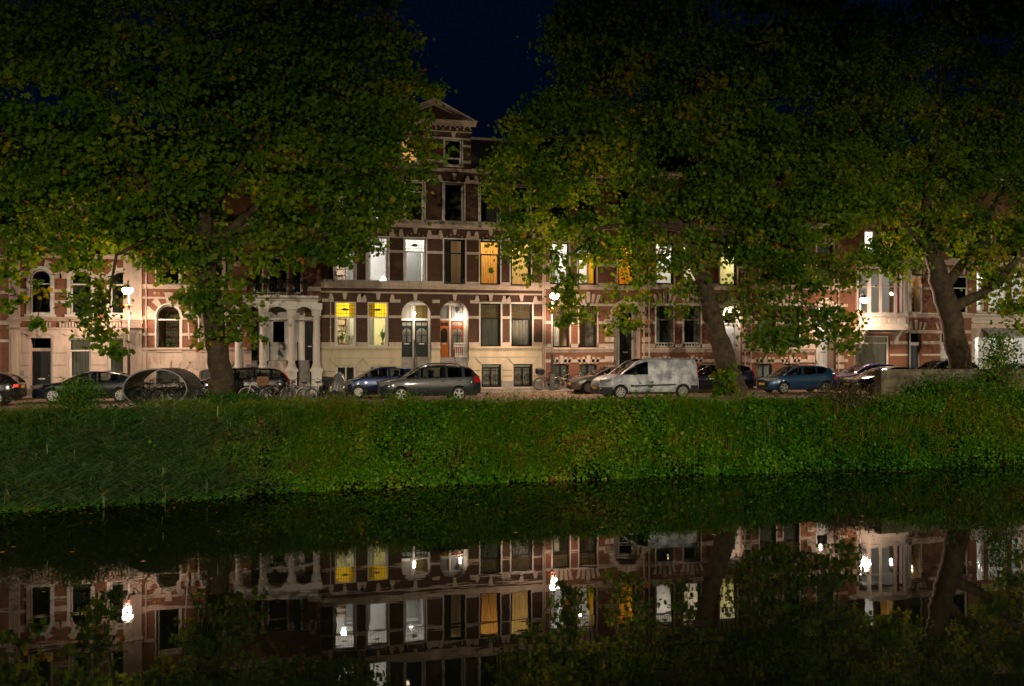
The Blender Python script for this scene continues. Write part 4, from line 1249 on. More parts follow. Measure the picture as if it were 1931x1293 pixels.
def house_bay():
    s = House('bay_window_house', 'house with a white first floor bay window above a curtained shop window', 1598, 1832, 1690)
    zb = s.Z(592)
    s.opening(s.X(1714), s.X(1738), PAV, s.Z(626)); s.opening(s.X(1772), s.X(1796), PAV, s.Z(626))
    s.window(1612, 1678, 633, 726, frame='white', trans=647, mull=0, curtains=((0, .34, 'curtain_grey'), (.33, .67, 'curtain_grey'), (.66, 1, 'curtain_grey')))
    s.window(1714, 1741, 518, 590, frame='white', trans=541, rec=.08)
    s.window(1790, 1826, 518, 590, frame='white', trans=541, rec=.08)
    s.opening(s.X(1622), s.X(1706), s.Z(592), s.Z(512))
    s.window(1631, 1652, 436, 486, frame='white'); s.window(1660, 1690, 436, 486, frame='white', curtains=((0, .6, 'curtain_amber'),)); s.window(1716, 1742, 430, 486, frame='white'); s.window(1790, 1826, 430, 486, frame='white')
    s.region(s.x0, s.x1, PAV, PAV+.35, M['plinth'], 'plinth', .05)
    s.region(s.x0, s.x1, PAV+.35, s.Z(345), M['brick_red'], 'brick_wall')
    s.band(1598, 1832, 643, 649, .045); s.band(1598, 1832, 622, 628, .045); s.band(1705, 1832, 589, 598, .12, None, 'belt_course', False, s.CORN)
    s.band(1598, 1832, 667, 671, .04); s.band(1598, 1832, 540, 545, .04); s.band(1705, 1832, 516, 522, .05); s.cornice(1598, 1832, 488, 497, .24); s.cornice(1598, 1832, 340, 352, .4)
    for a, b_ in ((1714, 1738), (1772, 1796)): s.fan(a-4, b_+4, 603, 621, 5)
    for a, b_ in ((1716, 1742), (1790, 1826)): s.fan(a, b_, 498, 515, 5)
    # doors
    for (a, b_, mt) in ((1714, 1738, 'blue_door'), (1772, 1796, 'pale_wood')):
        YD = YF+.35
        s.porch(s.X(a)-.02, s.X(b_)+.02, PAV+.02, s.Z(622), .6, M['white'])
        s.door(a+2.5, b_-1, 651, 731, YD, mt)
        x0, x1 = at(a+2.5, 0, YD).x, at(b_-1, 0, YD).x
        mb = MB(); mb.box(x0, x1, YD+.01, YD+.02, s.Z(645, a, YD), s.Z(629, a, YD)); s.part('toplight', mb, M['glass_dark'])
        mb = MB(); mb.box(x0-.1, x0, YD-.05, YD+.04, PAV, s.Z(628, a, YD)); mb.box(x1, x1+.1, YD-.05, YD+.04, PAV, s.Z(628, a, YD)); mb.box(x0, x1, YD-.05, YD+.04, s.Z(651, a, YD), s.Z(645, a, YD)); s.part('door_frame', mb, M['white'])
    # the bay itself
    YB_ = YF-1.0
    xf0, xf1 = at(1640, 0, YB_).x, at(1708, 0, YB_).x; xs0, xs1 = s.X(1616), s.X(1714)
    P4 = [(xs0, YF), (xf0, YB_), (xf1, YB_), (xs1, YF)]
    def ringz(pts, z0, z1, grow, mat, name, closed=True):
        q = []
        cx = (pts[0][0]+pts[-1][0])/2
        for (x, y) in pts: q.append((x+(grow if x > cx else -grow), y-(grow if y < YF-.1 else 0)))
        mb = MB(); n_ = len(q)
        mb.add([(x, y, z0) for x, y in q]+[(x, y, z1) for x, y in q], [tuple(range(n_-1, -1, -1)), tuple(range(n_, 2*n_))]+[(i, (i+1)%n_, (i+1)%n_+n_, i+n_) for i in range(n_)])
        return s.part(name, mb, mat)
    def Zb(py): return at(1675, py, YB_).z
    ringz(P4, Zb(622), Zb(611), .10, M['white'], 'bay_base'); ringz(P4, Zb(611), Zb(597), 0, M['white'], 'bay_apron'); ringz(P4, Zb(597), Zb(591.5), .08, M['white'], 'bay_sill')
    ringz(P4, Zb(505), Zb(497), .06, M['white'], 'bay_head'); ringz(P4, Zb(497), Zb(491), .18, M['white'], 'bay_cornice')
    for k in range(4): # apron panels
        xq0 = xf0+(xf1-xf0)*k/4+.08; xq1 = xf0+(xf1-xf0)*(k+1)/4-.08
        mb = MB(); mb.box(xq0, xq1, YB_-.025, YB_, Zb(609), Zb(599)); s.part('apron_panel', mb, M['white'])
    for k in range(14):
        xq = xf0+(xf1-xf0)*(k+.5)/14; mb = MB(); mb.box(xq-.05, xq+.05, YB_-.14, YB_-.05, Zb(501), Zb(498)); s.part('dentil', mb, M['white'])
    z0, z1, ztr = Zb(591.5), Zb(505), Zb(540)
    posts = [P4[0], P4[1], (xf0+(xf1-xf0)*.30, YB_), (xf0+(xf1-xf0)*.72, YB_), P4[2], P4[3]]
    for (x, y) in posts:
        mb = MB(); y_ = min(y, YF-.1); mb.box(x-.09, x+.09, y_-.02, y_+.14, z0, z1); s.part('bay_post', mb, M['white'])
    for k in range(5):
        (x0, y0), (x1, y1) = posts[k], posts[k+1]
        mb = MB(); mb.add([(x0, y0+.06, z0), (x1, y1+.06, z0), (x1, y1+.06, z1), (x0, y0+.06, z1)], [(0, 1, 2, 3)]); pn = s.part('bay_pane', mb, M['glass'])
        mb = MB(); mb.tube([(x0, y0+.05, ztr), (x1, y1+.05, ztr)], .04, 4); mb.tube([(x0, y0+.05, z0+.04), (x1, y1+.05, z0+.04)], .04, 4); s.part('bay_transom', mb, M['white'], parent=pn)
    # consoles under the bay
    for xq in (xf1-.05, xf0+.05):
        mb = MB(); mb.prismx([(YF, Zb(650)), (YF-.12, Zb(648)), (YF-.28, Zb(636)), (YF-.75, Zb(624)), (YF-.95, Zb(622)), (YF, Zb(622))], xq-.12, xq+.12); s.part('console', mb, M['white'])
    # bay interior: red curtain, lamp
    n_ = 24; xr0, xr1 = xf0+(xf1-xf0)*.74, xf0+(xf1-xf0)*.90
    mb = MB(); mb.grid([[(xr0+(xr1-xr0)*i/n_, YB_+.25+.03*math.sin(i*1.9), z) for i in range(n_+1)] for z in (z0, z1)]); s.part('curtain', mb, M['curtain_red'], True)
    p = at(1681, 554, YB_+.55); mb = MB(); mb.ball(p, .09, 8); s.part('bay_lamp', mb, M['bulb_white'], True)
    lamp_light('bay_light', (p.x, p.y+.05, p.z-.2), 22, (1, .8, .6), s.root, .08)
    s.room(1604, 1710, 500, 592, 'room_white', 18, WHITE_L, 3.4, bulb=False, furn='study')
    s.room(1711, 1760, 512, 592, 'room_warm', 14, WARM, 1.2, bulb=False, furn='shelf')
    s.room(1764, 1830, 512, 592, 'room_dark')
    s.room(1606, 1700, 628, 735, 'room_warm', 10, WARM, 2.2, bulb=False)
    s.room(1604, 1655, 425, 486, 'room_white', 120, WHITE_L, 2.4, bulb=False); s.room(1657, 1700, 425, 486, 'room_warm', 22, AMB, 2.4, bulb=False); s.room(1702, 1830, 425, 486, 'room_dark')
    # round street sign and lantern by the door
    mb = MB(); p = at(1617, 624, YF-.12); mb.lathe([(.20, -.01), (.20, .01)], p.x, 0, 16, axis='y', c=p.z); mb.v = [(x, y+p.y, z) for x, y, z in mb.v]; s.part('round_sign', mb, M['white'])
    p = at(1708, 625, YF-.3); mb = MB(); mb.ball(p, .09, 8); mb.tube([p, (p.x+.1, YF, p.z+.05)], .02, 5); s.part('wall_lantern', mb, M['white'])
    s.pipe(1711, 626, 731, .04, M['iron'])
    s.mansard(s.Z(345))
    s.finish()

def house_shop():
    s = House('corner_shop_house', 'white plastered house with awning and lit curtained bay at the right edge of the photo', 1832, 2060, 1900)
    s.window(1838, 1885, 634, 716, frame='white', rec=.1, trans=None, curtains=((.25, .75, 'curtain_white'),)); s.window(1893, 1960, 634, 716, frame='white', rec=.1, curtains=((0, .4, 'curtain_white'),))
    s.window(1842, 1858, 512, 588, frame='white', trans=535, curtains=((0, .35, 'curtain_white'), (.65, 1, 'curtain_white'))); s.window(1864, 1902, 512, 588, frame='white', trans=535, leaded=None, curtains=((0, .3, 'curtain_white'), (.7, 1, 'curtain_white'))); s.window(1908, 1950, 512, 588, frame='white', trans=535, curtains=((.6, 1, 'curtain_amber'),))
    for a, b_ in ((1845, 1875), (1900, 1935)): s.window(a, b_, 425, 485, frame='white')
    s.region(s.x0, s.x1, PAV, s.Z(600), M['stucco'], 'stucco_wall'); s.region(s.x0, s.x1, s.Z(600), s.Z(345), M['brick_red'], 'brick_wall')
    s.cornice(1832, 2060, 592, 602, .3, M['white']); s.band(1832, 2060, 606, 610, .12, M['white'], 'belt_course', False); s.cornice(1832, 2060, 495, 505, .2); s.cornice(1832, 2060, 340, 352, .4)
    x0, x1 = s.X(1850), s.X(1960)
    mb = MB(); mb.prismx([(YF-.02, s.Z(618)), (YF-.9, s.Z(632)), (YF-.9, s.Z(633)), (YF-.02, s.Z(620))], x0, x1)
    for k in range(20):
        xa = x0+(x1-x0)*k/20; mb.prism([(xa, s.Z(632.5)), (xa+(x1-x0)/20, s.Z(632.5)), (xa+(x1-x0)/20, s.Z(635)), (xa+(x1-x0)/40, s.Z(637.5)), (xa, s.Z(635))], YF-.905, YF-.89)
    s.part('awning', mb, M['zinc'])
    mb = MB(); mb.prismx([(YF, s.Z(640)), (YF-.3, s.Z(633)), (YF-.5, s.Z(622)), (YF, s.Z(618))], s.X(1834), s.X(1838)); s.part('console', mb, M['white'])
    s.room(1834, 1966, 612, 728, 'room_white', 90, WHITE_L, 2.2, bulb=False)
    s.room(1834, 1966, 500, 592, 'room_white', 150, WHITE_L, 2.8, bulb=True, pend=.7, xl=1885)
    s.room(1834, 1966, 415, 488, 'room_dark')
    s.mansard(s.Z(345)); s.finish()

house_edge(); house_left(); house_portico(); house_centre()
G2 = ((0, .48, 'curtain_white'),); G3 = ((.45, .98, 'curtain_white'),)
house_striped('striped_house', 'red brick house with striped stone door piers behind the middle street lamp', 1024, 1220, ((1042, 1074), (1092, 1126)), ((1038, 1073), (1090, 1125), (1165, 1198)), ((1043, 1073), (1093, 1126)), (1157, 1210), True,
    [((1028, 1138, 548, 657), dict(mat='room_warm', power=7, color=WARM, depth=3, bulb=False)),
     ((1028, 1080, 434, 540), dict(mat='room_white', power=190, color=(1, .87, .76), depth=3.2, furn='door')),
     ((1081, 1143, 434, 540), dict(mat='room_white', power=190, color=(1, .85, .70), depth=3.2, pend=.7)),
     ((1145, 1216, 434, 540), dict(mat='room_orange', power=110, color=(1, .80, .45), depth=3.0, furn='shelf')),
     ((1028, 1216, 340, 424), dict(mat='room_dark')), ((1028, 1138, 668, 728), dict(mat='room_dark', depth=1.5))],
    gcur=(G2, G3), fcur=((), ((.68, 1, 'curtain_yellow'),), ((0, .28, 'curtain_yellow'),)), lead=('pale', 'pale', 'yellow'))
house_striped('striped_house', 'red brick house behind the white van with lace grilles in its ground floor windows', 1220, 1412, ((1237, 1270), (1289, 1321)), ((1237, 1271), (1289, 1321), (1357, 1390)), ((1239, 1268), (1290, 1320)), (1362, 1400), True,
    [((1224, 1345, 548, 657), dict(mat='room_dark', power=2, color=WARM, depth=3, bulb=False)),
     ((1224, 1279, 434, 540), dict(mat='room_white', power=170, color=(1, .84, .66), depth=3.2)),
     ((1280, 1340, 434, 540), dict(mat='room_white', power=190, color=WARM, depth=3.2)),
     ((1342, 1408, 434, 540), dict(mat='room_yellow', power=150, color=YEL, depth=3.0)),
     ((1224, 1408, 340, 424), dict(mat='room_dark')), ((1224, 1345, 668, 728), dict(mat='room_dark', depth=1.5))],
    arch_lit=60, dmat='pale_wood', gcur=(((0, .3, 'curtain_grey'), (.85, 1, 'curtain_grey')), ((0, .2, 'curtain_grey'), (.75, 1, 'curtain_grey'))), fcur=((), (), ()), lead=('pale', 'pale', 'pale'), low=646)
house_striped('striped_house', 'red brick house with empty lit door arch behind the blue hatchback', 1412, 1598, ((1432, 1463), (1477, 1507)), ((1432, 1463), (1477, 1507), (1540, 1571)), ((1428, 1456), (1476, 1505)), (1536, 1576), True,
    [((1416, 1522, 548, 657), dict(mat='room_warm', power=4, color=WARM, depth=3, bulb=False)),
     ((1416, 1594, 434, 540), dict(mat='room_dark')), ((1416, 1594, 340, 424), dict(mat='room_dark')), ((1416, 1522, 668, 728), dict(mat='room_white', power=10, color=(.8, .95, 1), depth=1.5, bulb=False))],
    arch_lit=14, dmat='pale_wood', gcur=(((0, 1, 'curtain_grey'),), ((0, 1, 'curtain_grey'),)), fcur=(((0, .2, 'curtain_grey'),), ((0, .5, 'curtain_grey'),), ((0, 1, 'curtain_grey'),)), lead=None)
house_bay(); house_shop()
# ================================================================== street furniture
LAMP_COL = (1.0, .65, .45)
def street_lamp(label, X, Y, z0, power, group, arm=-.42, kind='street', aim=None, h=5.3):
    e = h-5.3
    r_ = thing('street_lamp', label, 'street lamp', (X, Y, z0), group=group)
    mb = MB(); mb.box(-.125, .125, -.11, .11, 0, .86); mb.box(-.14, .14, -.125, .125, .86, .89); mb.build('base_housing', M['post'], r_)
    mb = MB(); mb.lathe([(.075, .85), (.07, 1.9), (.085, 1.93), (.085, 2.05), (.05, 2.12), (.042, 5.3+e)], n=12); mb.build('pole', M['post'], r_, True)
    pts = [(0, 0, 5.28+e)] + [(0, arm*.5*(1-math.cos(a)), 5.28+e+.26*math.sin(a)) for a in [i*math.pi/8 for i in range(1, 8)]] + [(0, arm, 5.30+e)]
    mb = MB(); mb.tube(pts, .026, 7); mb.ring((0, arm*.5, 5.30+e), .11, .014, 12, 5, axis='x'); mb.build('crook', M['post'], r_, True)
    mb = MB(); mb.lathe([(.05, 4.30+e), (.20, 4.345+e), (.215, 4.36+e), (.20, 4.375+e), (.05, 4.40+e)], n=18); mb.build('orange_collar', M['orange_ring'], r_)
    mb = MB(); mb.lathe([(.03, 5.34+e), (.06, 5.32+e), (.13, 5.24+e), (.20, 5.20+e), (.205, 5.18+e)], 0, arm, 16); mb.build('lamp_cap', M['lamp_cap'], r_, True)
    mb = MB(); mb.lathe([(.20, 5.178+e), (.245, 5.11+e), (.235, 5.02+e), (.17, 4.92+e), (.06, 4.87+e)], 0, arm, 16); mb.build('lamp_glass', M['bulb_white'], r_, True)
    if kind == 'street':
        o = lamp_light('lamp_light', (0, 0, 0), power*.42, LAMP_COL, None, .16)
        o.parent = r_; o.location = (0, arm, 4.70+e)
        d = bpy.data.lights.new('lamp_downlight', 'SPOT'); d.energy = power; d.color = LAMP_COL; d.spot_size = R(178); d.spot_blend = .45; d.shadow_soft_size = .16
        o = bpy.data.objects.new('lamp_downlight', d); col.objects.link(o); o.parent = r_; o.location = (0, arm, 4.70+e)
        # extra spot added on the street side to light the crowns and spare the houses
        d = bpy.data.lights.new('lamp_streetside', 'SPOT'); d.energy = power*3.2; d.color = LAMP_COL; d.spot_size = R(150); d.spot_blend = 1.0; d.shadow_soft_size = .16
        o = bpy.data.objects.new('lamp_streetside', d); col.objects.link(o); o.parent = r_; o.location = (0, arm-.30, 4.80+e)
        o.rotation_euler = Vector((0, -1, .75)).to_track_quat('-Z', 'Y').to_euler()
    else:
        d = bpy.data.lights.new('lamp_light', 'SPOT'); d.energy = power; d.color = (1.0, .84, .60); d.spot_size = R(68); d.spot_blend = 1.0; d.shadow_soft_size = .25
        o = bpy.data.objects.new('lamp_light', d); col.objects.link(o); o.parent = r_; o.location = (0, arm, 4.70+e)
        v = Vector(aim) - Vector((X, Y+arm, z0+4.72+e))
        o.rotation_euler = v.to_track_quat('-Z', 'Y').to_euler()
    return r_

LY = 49.0
for px, lb in ((243, 'lit street lamp with orange collar by the left white pilaster'), (1041, 'lit street lamp with orange collar standing in the middle of the photo'), (1622, 'lit street lamp with orange collar in front of the white bay window')):
    street_lamp(lb, at(px, 0, LY).x, LY, PAV, 700, 'street lamps along the pavement')
for X_ in (-24.0, 52.5):
    street_lamp('street lamp standing outside the frame on the far pavement', X_, LY, PAV, 700, 'street lamps along the pavement')
# lamps of the quay the photograph was taken from
for X_, pw in ((-25.5, 25000), (-6, 25000), (13, 25000), (31, 26000), (49, 25000)):
    street_lamp('street lamp on the near quay behind the camera', X_, -5.0, 1.0, pw, 'street lamps of the near quay', .42, 'quay', (X_+4, 36, -4.4), 9.2)

# ---- concrete pier and brick quay wall at the right
YQ = 40.0
s0, s1, s2 = at(1662, 0, YQ).x, at(1741, 0, YQ).x, 75.0
zt = at(1700, 697, YQ).z
M['concrete'] = pmat('weathered concrete', (.11, .095, .06), .9, .3, 1.6, .5, 10, c2=(.20, .175, .12), spec=.2, ramp=(.40, .62))
M['wallbrick'] = brickmat('mossy wall brick', (.11, .085, .05), (.065, .055, .032), (.13, .115, .085), .22, .075)
wr = thing('quay_wall', 'low brick wall with concrete coping and smooth end pier at the right', 'wall', (s0, YQ, 0), world=True)
mb = MB(); mb.box(s0, s1, YQ, YQ+.55, -.6, zt); mb.build('end_pier', M['concrete'], wr)
mb = MB(); mb.box(s1+.002, s2, YQ+.10, YQ+.45, -.6, zt-.24); mb.build('wall_brickwork', M['wallbrick'], wr)
k = 0; x = s1+.004
while x < s2 and k < 30:
    mb = MB(); mb.prismx([(YQ+.0, zt-.24), (YQ+.0, zt-.05), (YQ+.06, zt-.005), (YQ+.50, zt-.005), (YQ+.55, zt-.05), (YQ+.55, zt-.24)], x, x+1.18); mb.build('coping_stone', M['concrete'], wr)
    x += 1.19; k += 1

# ---- bicycle shelter: corrugated drum with a clear front
M['corrugated'] = pmat('corrugated dark metal', (.11, .10, .09), .45, .25, 3, metal=.4)
M['shelter_glass'] = glassmat('scratched clear panel', (.55, .60, .60), 1.5, .05)
YS = 41.6
p0, p1 = at(232, 766, YS), at(352, 766, YS)
sx, sw = (p0.x+p1.x)/2, (p1.x-p0.x)/2
sh = at(290, 697, YS).z
sr = thing('bicycle_shelter', 'low corrugated drum shaped bicycle shelter with clear front, full of bicycles', 'bike shelter', (sx, YS, 0), R(-10))
def drum(a, grow=0.0):
    """drum outline with a flat foot, a = 0..1 from the left foot over the top to the right foot"""
    an = R(232 - 284*a)
    return ((sw+grow)*math.cos(an)*(1.0 if math.sin(an) > 0 else 1.02), .5*sh + (.5*sh+grow)*math.sin(an))
NS = 84
mb = MB(); rows = []
for i in range(NS+1):
    g = .028 if i % 2 else 0.0
    x_, z_ = drum(i/NS, g)
    rows.append([(x_, 0.0, max(z_, .02)), (x_, 2.6, max(z_, .02))])
mb.grid(rows); mb.build('corrugated_cover', M['corrugated'], sr)
mb = MB(); arc = [drum(i/40, .03) for i in range(41)]
mb.tube([(x_, -.02, max(z_, .05)) for x_, z_ in arc], .035, 6); mb.tube([(arc[0][0], -.02, .05), (arc[-1][0], -.02, .05)], .035, 6); mb.build('front_rim', M['zinc'], sr, True)
mb = MB(); mb.add([(x_, .0, max(z_, .05)) for x_, z_ in arc], [tuple(range(len(arc)))[::-1]]); mb.build('clear_front', M['shelter_glass'], sr)
mb = MB(); mb.box(arc[0][0], arc[-1][0], -.02, 2.6, .006, .04); mb.build('floor_plate', M['trim'], sr)

# ---- bicycles
M['bike_black'] = pmat('black bike paint', (.015, .015, .016), .3, .2, 8, coat=.6)
M['bike_grey'] = pmat('grey bike paint', (.20, .21, .22), .3, .2, 8, coat=.6)
M['bike_white'] = pmat('pale bike paint', (.55, .56, .56), .3, .1, 8, coat=.6)
M['leather'] = pmat('saddle leather', (.03, .022, .018), .55, .2, 9)
M['crate'] = pmat('wooden crate', (.24, .12, .05), .8, .3, 7)
M['bag'] = pmat('black pannier cloth', (.02, .02, .022), .8, .3, 7)
def make_bike(frame):
    r_ = thing('bicycle', 'bicycle', 'bicycle')
    W1, W2, rad = -.53, .53, .34
    for xw in (W1, W2):
        mb = MB(); mb.ring((xw, 0, rad), rad-.02, .02, 22, 6); wo = mb.build('wheel', M['rubber'], r_, True)
        mb = MB(); mb.ring((xw, 0, rad), rad-.05, .012, 22, 5); mb.lathe([(.03, -.05), (.03, .05)], xw, 0, 8, axis='y', c=rad)
        for k in range(14): a = k*math.pi/7; mb.tube([(xw, 0, rad), (xw+(rad-.05)*math.cos(a), 0, rad+(rad-.05)*math.sin(a))], .0035, 3, cap=False)
        mb.build('rim', M['steel'], wo)
        mb = MB(); mb.ring((xw, 0, rad), rad+.025, .018, 16, 5, a0=R(20), a1=R(195)); mb.build('mudguard', frame, wo)
    bb, st, hd, hl = (0, 0, .30), (.17, 0, .80), (-.36, 0, .88), (-.40, 0, .70)
    mb = MB()
    mb.tube([bb, st], .016, 6); mb.tube([hl, bb], .019, 6); mb.tube([hd, (.12, 0, .62)], .016, 6); mb.tube([hd, hl], .02, 6)
    for sy in (-.05, .05): mb.tube([(W2, sy, rad), (bb[0], sy*.5, bb[2])], .011, 5); mb.tube([(W2, sy, rad), (.14, sy*.4, .70)], .010, 5); mb.tube([(W1, sy, rad), (hl[0], sy*.6, hl[2])], .013, 5)
    mb.build('frame', frame, r_)
    mb = MB(); mb.tube([hd, (-.33, 0, 1.02)], .014, 6); mb.tube([(-.12, -.29, 1.05), (-.22, -.28, 1.08), (-.33, -.10, 1.03), (-.33, .10, 1.03), (-.22, .28, 1.08), (-.12, .29, 1.05)], .013, 6); mb.build('handlebar', M['chrome'], r_)
    mb = MB(); mb.add([(.05, 0, .93), (.12, -.04, .945), (.30, -.09, .95), (.33, 0, .96), (.30, .09, .95), (.12, .04, .945), (.07, 0, .90), (.30, -.07, .89), (.30, .07, .89)], [(0, 1, 3), (1, 2, 3), (0, 3, 5), (5, 3, 4), (0, 6, 7, 1), (1, 7, 2), (0, 5, 6), (6, 5, 8), (5, 4, 8), (2, 7, 8, 4, 3), (6, 8, 7)]); mb.tube([st, (.19, 0, .92)], .013, 6); mb.build('saddle', M['leather'], r_)
    mb = MB()
    for sy in (-.06, .06): mb.tube([(.22, sy, .74), (.80, sy, .74)], .008, 5); mb.tube([(.66, sy, .74), (W2, sy, rad)], .007, 5)
    for k in range(4): mb.tube([(.30+.15*k, -.06, .74), (.30+.15*k, .06, .74)], .006, 4)
    mb.build('rack', M['iron'], r_)
    mb = MB(); mb.lathe([(.09, -.06), (.09, -.05)], 0, 0, 14, axis='y', c=.30); mb.tube([(0, -.07, .30), (.08, -.07, .16)], .01, 4); mb.tube([(0, .07, .30), (-.08, .07, .44)], .01, 4); mb.box(.04, .13, -.16, -.08, .145, .17); mb.box(-.13, -.04, .08, .16, .43, .455); mb.build('crank', M['chrome'], r_)
    mb = MB(); mb.box(-.44, -.40, -.04, .04, .84, .92); mb.build('front_lamp', M['lens'], r_)
    mb = MB(); mb.box(.80, .83, -.03, .03, .68, .73); mb.build('rear_reflector', M['tail_red'], r_)
    return r_
bk = {'black': make_bike(M['bike_black']), 'grey': make_bike(M['bike_grey']), 'white': make_bike(M['bike_white'])}
used = set()
def place_bike(kind, x, y, z, rz, label, group, lean=.0, extra=None):
    if kind in used: o = copy_tree(bk[kind])
    else: o = bk[kind]; used.add(kind)
    o.location = (x, y, z); o.rotation_euler = (lean, 0, rz)
    o['label'] = label; o['group'] = group
    if extra == 'crate':
        mb = MB()
        for (a, b_, c, d) in ((-.70, -.68, -.2, .2), (-.32, -.30, -.2, .2), (-.70, -.30, -.2, -.18), (-.70, -.30, .18, .2)):
            for k in range(3): mb.box(a, b_, c, d, .86+.11*k, .95+.11*k)
        mb.box(-.70, -.30, -.2, .2, .83, .85); mb.build('crate', M['crate'], o)
    if extra == 'panniers':
        mb = MB()
        for sy in (-1, 1): mb.box(.30, .70, sy*.08, sy*.24, .34, .72)
        mb.box(.28, .74, -.12, .12, .75, .95); mb.build('panniers', M['bag'], o)
    if extra == 'basket':
        mb = MB(); mb.box(-.72, -.34, -.22, .22, .88, 1.16); mb.build('front_basket', M['bag'], o)
    return o
g1 = 'bicycles parked inside the shelter'
for k in range(7):
    place_bike(['black', 'grey', 'black', 'white', 'black', 'grey', 'black'][k], sx-.45+.24*k, YS+.75+.16*(k % 4), .04, R([2, 176, -6, 5, 183, 8, 170][k]), 'dark bicycle parked inside the corrugated shelter', g1, R((-1)**k*4))
g2 = 'bicycles parked in a row beside the left tree'
for (px, Y_, kind, rz, lab, ex) in ((488, 43.4, 'white', 12, 'bicycle with a pale wheel nearest the trunk of the left tree', None), (515, 43.0, 'black', 20, 'dark bicycle carrying a wooden crate beside the left tree', 'crate'), (545, 43.2, 'grey', 62, 'grey bicycle turned to the road in front of the portico pedestal', None),
        (568, 42.7, 'grey', -28, 'silver grey bicycle with slanting frame right of the portico pedestal', None), (590, 43.0, 'white', 30, 'pale bicycle with bright handlebar beside the black basket bicycle', None), (607, 42.6, 'black', 78, 'black bicycle with rear panniers and red rear lamp', 'panniers'), (622, 43.3, 'black', 66, 'black bicycle with big front basket next to the silver rain tent', 'basket')):
    place_bike(kind, at(px, 0, Y_).x, Y_, .006, R(rz), lab, g2, R(6), ex)
g3 = 'bicycles on the far pavement'
for (px, Y_, kind, rz, lab, ex) in ((1034, 49.5, 'grey', 4, 'bicycle leaning against the base of the middle street lamp', 'basket'), (1062, 49.6, 'black', 176, 'black bicycle with panniers right of the middle street lamp', 'panniers'), (1103, 50.6, 'white', 8, 'pale bicycle against the basement window behind the grey hatchback', None), (1122, 50.5, 'grey', 172, 'grey bicycle next to the pale one under the basement window', None)):
    place_bike(kind, at(px, 0, Y_).x, Y_, PAV+.005, R(rz), lab, g3, R(8), ex)
place_bike('white', at(378, 0, 44.0).x, 44.0, .006, R(15), 'bicycle with pale handlebar between the shelter and the left tree', g2, R(5))
# cargo bicycle under a silver rain tent
M['foil'] = pmat('silver rain cover', (.55, .53, .52), .22, .25, 4, metal=.8, bump=.5, bscale=6)
c0 = at(641, 0, 42.9)
cr = thing('cargo_bicycle', 'cargo bicycle under a shiny silver rain tent beside the dark blue hatchback', 'cargo bike', (c0.x, 42.9, 0), R(68))
for xw in (-.75, .75):
    mb = MB(); mb.ring((xw, 0, .30), .28, .022, 20, 6); mb.build('wheel', M['rubber'], cr, True)
mb = MB(); mb.tube([(.75, 0, .30), (.2, 0, .35), (.1, 0, .9)], .02, 6); mb.tube([(.2, 0, .35), (-.75, 0, .30)], .02, 6); mb.box(-.55, .15, -.33, .33, .28, .62); mb.build('frame', M['bike_black'], cr)
mb = MB(); rows = []
for i, (xx, h, ww) in enumerate(((-.62, .55, .34), (-.5, .95, .36), (-.3, 1.28, .35), (-.05, 1.38, .30), (.15, 1.15, .30), (.28, .7, .32))):
    rows.append([(xx+.02*math.sin(j*2.1+i), ww*math.cos(math.pi*j/12)*(1+.05*math.sin(j*3+i)), .40+(h-.40)*abs(math.sin(math.pi*j/12))**.7) for j in range(13)])
mb.grid(rows); mb.build('rain_tent', M['foil'], cr)
mb = MB(); mb.tube([(.35, -.28, 1.05), (.3, 0, 1.0), (.35, .28, 1.05)], .014, 6); mb.tube([(.3, 0, 1.0), (.2, 0, .4)], .016, 6); mb.build('handlebar', M['iron'], cr)
# ================================================================== cars
def interp(tab, x):
    if x <= tab[0][0]: return tab[0][1]
    for (a, b_), (c, d) in zip(tab, tab[1:]):
        if x <= c:
            t_ = (x-a)/(c-a); t_ = t_*t_*(3-2*t_)*.35 + t_*.65
            return b_+(d-b_)*t_
    return tab[-1][1]

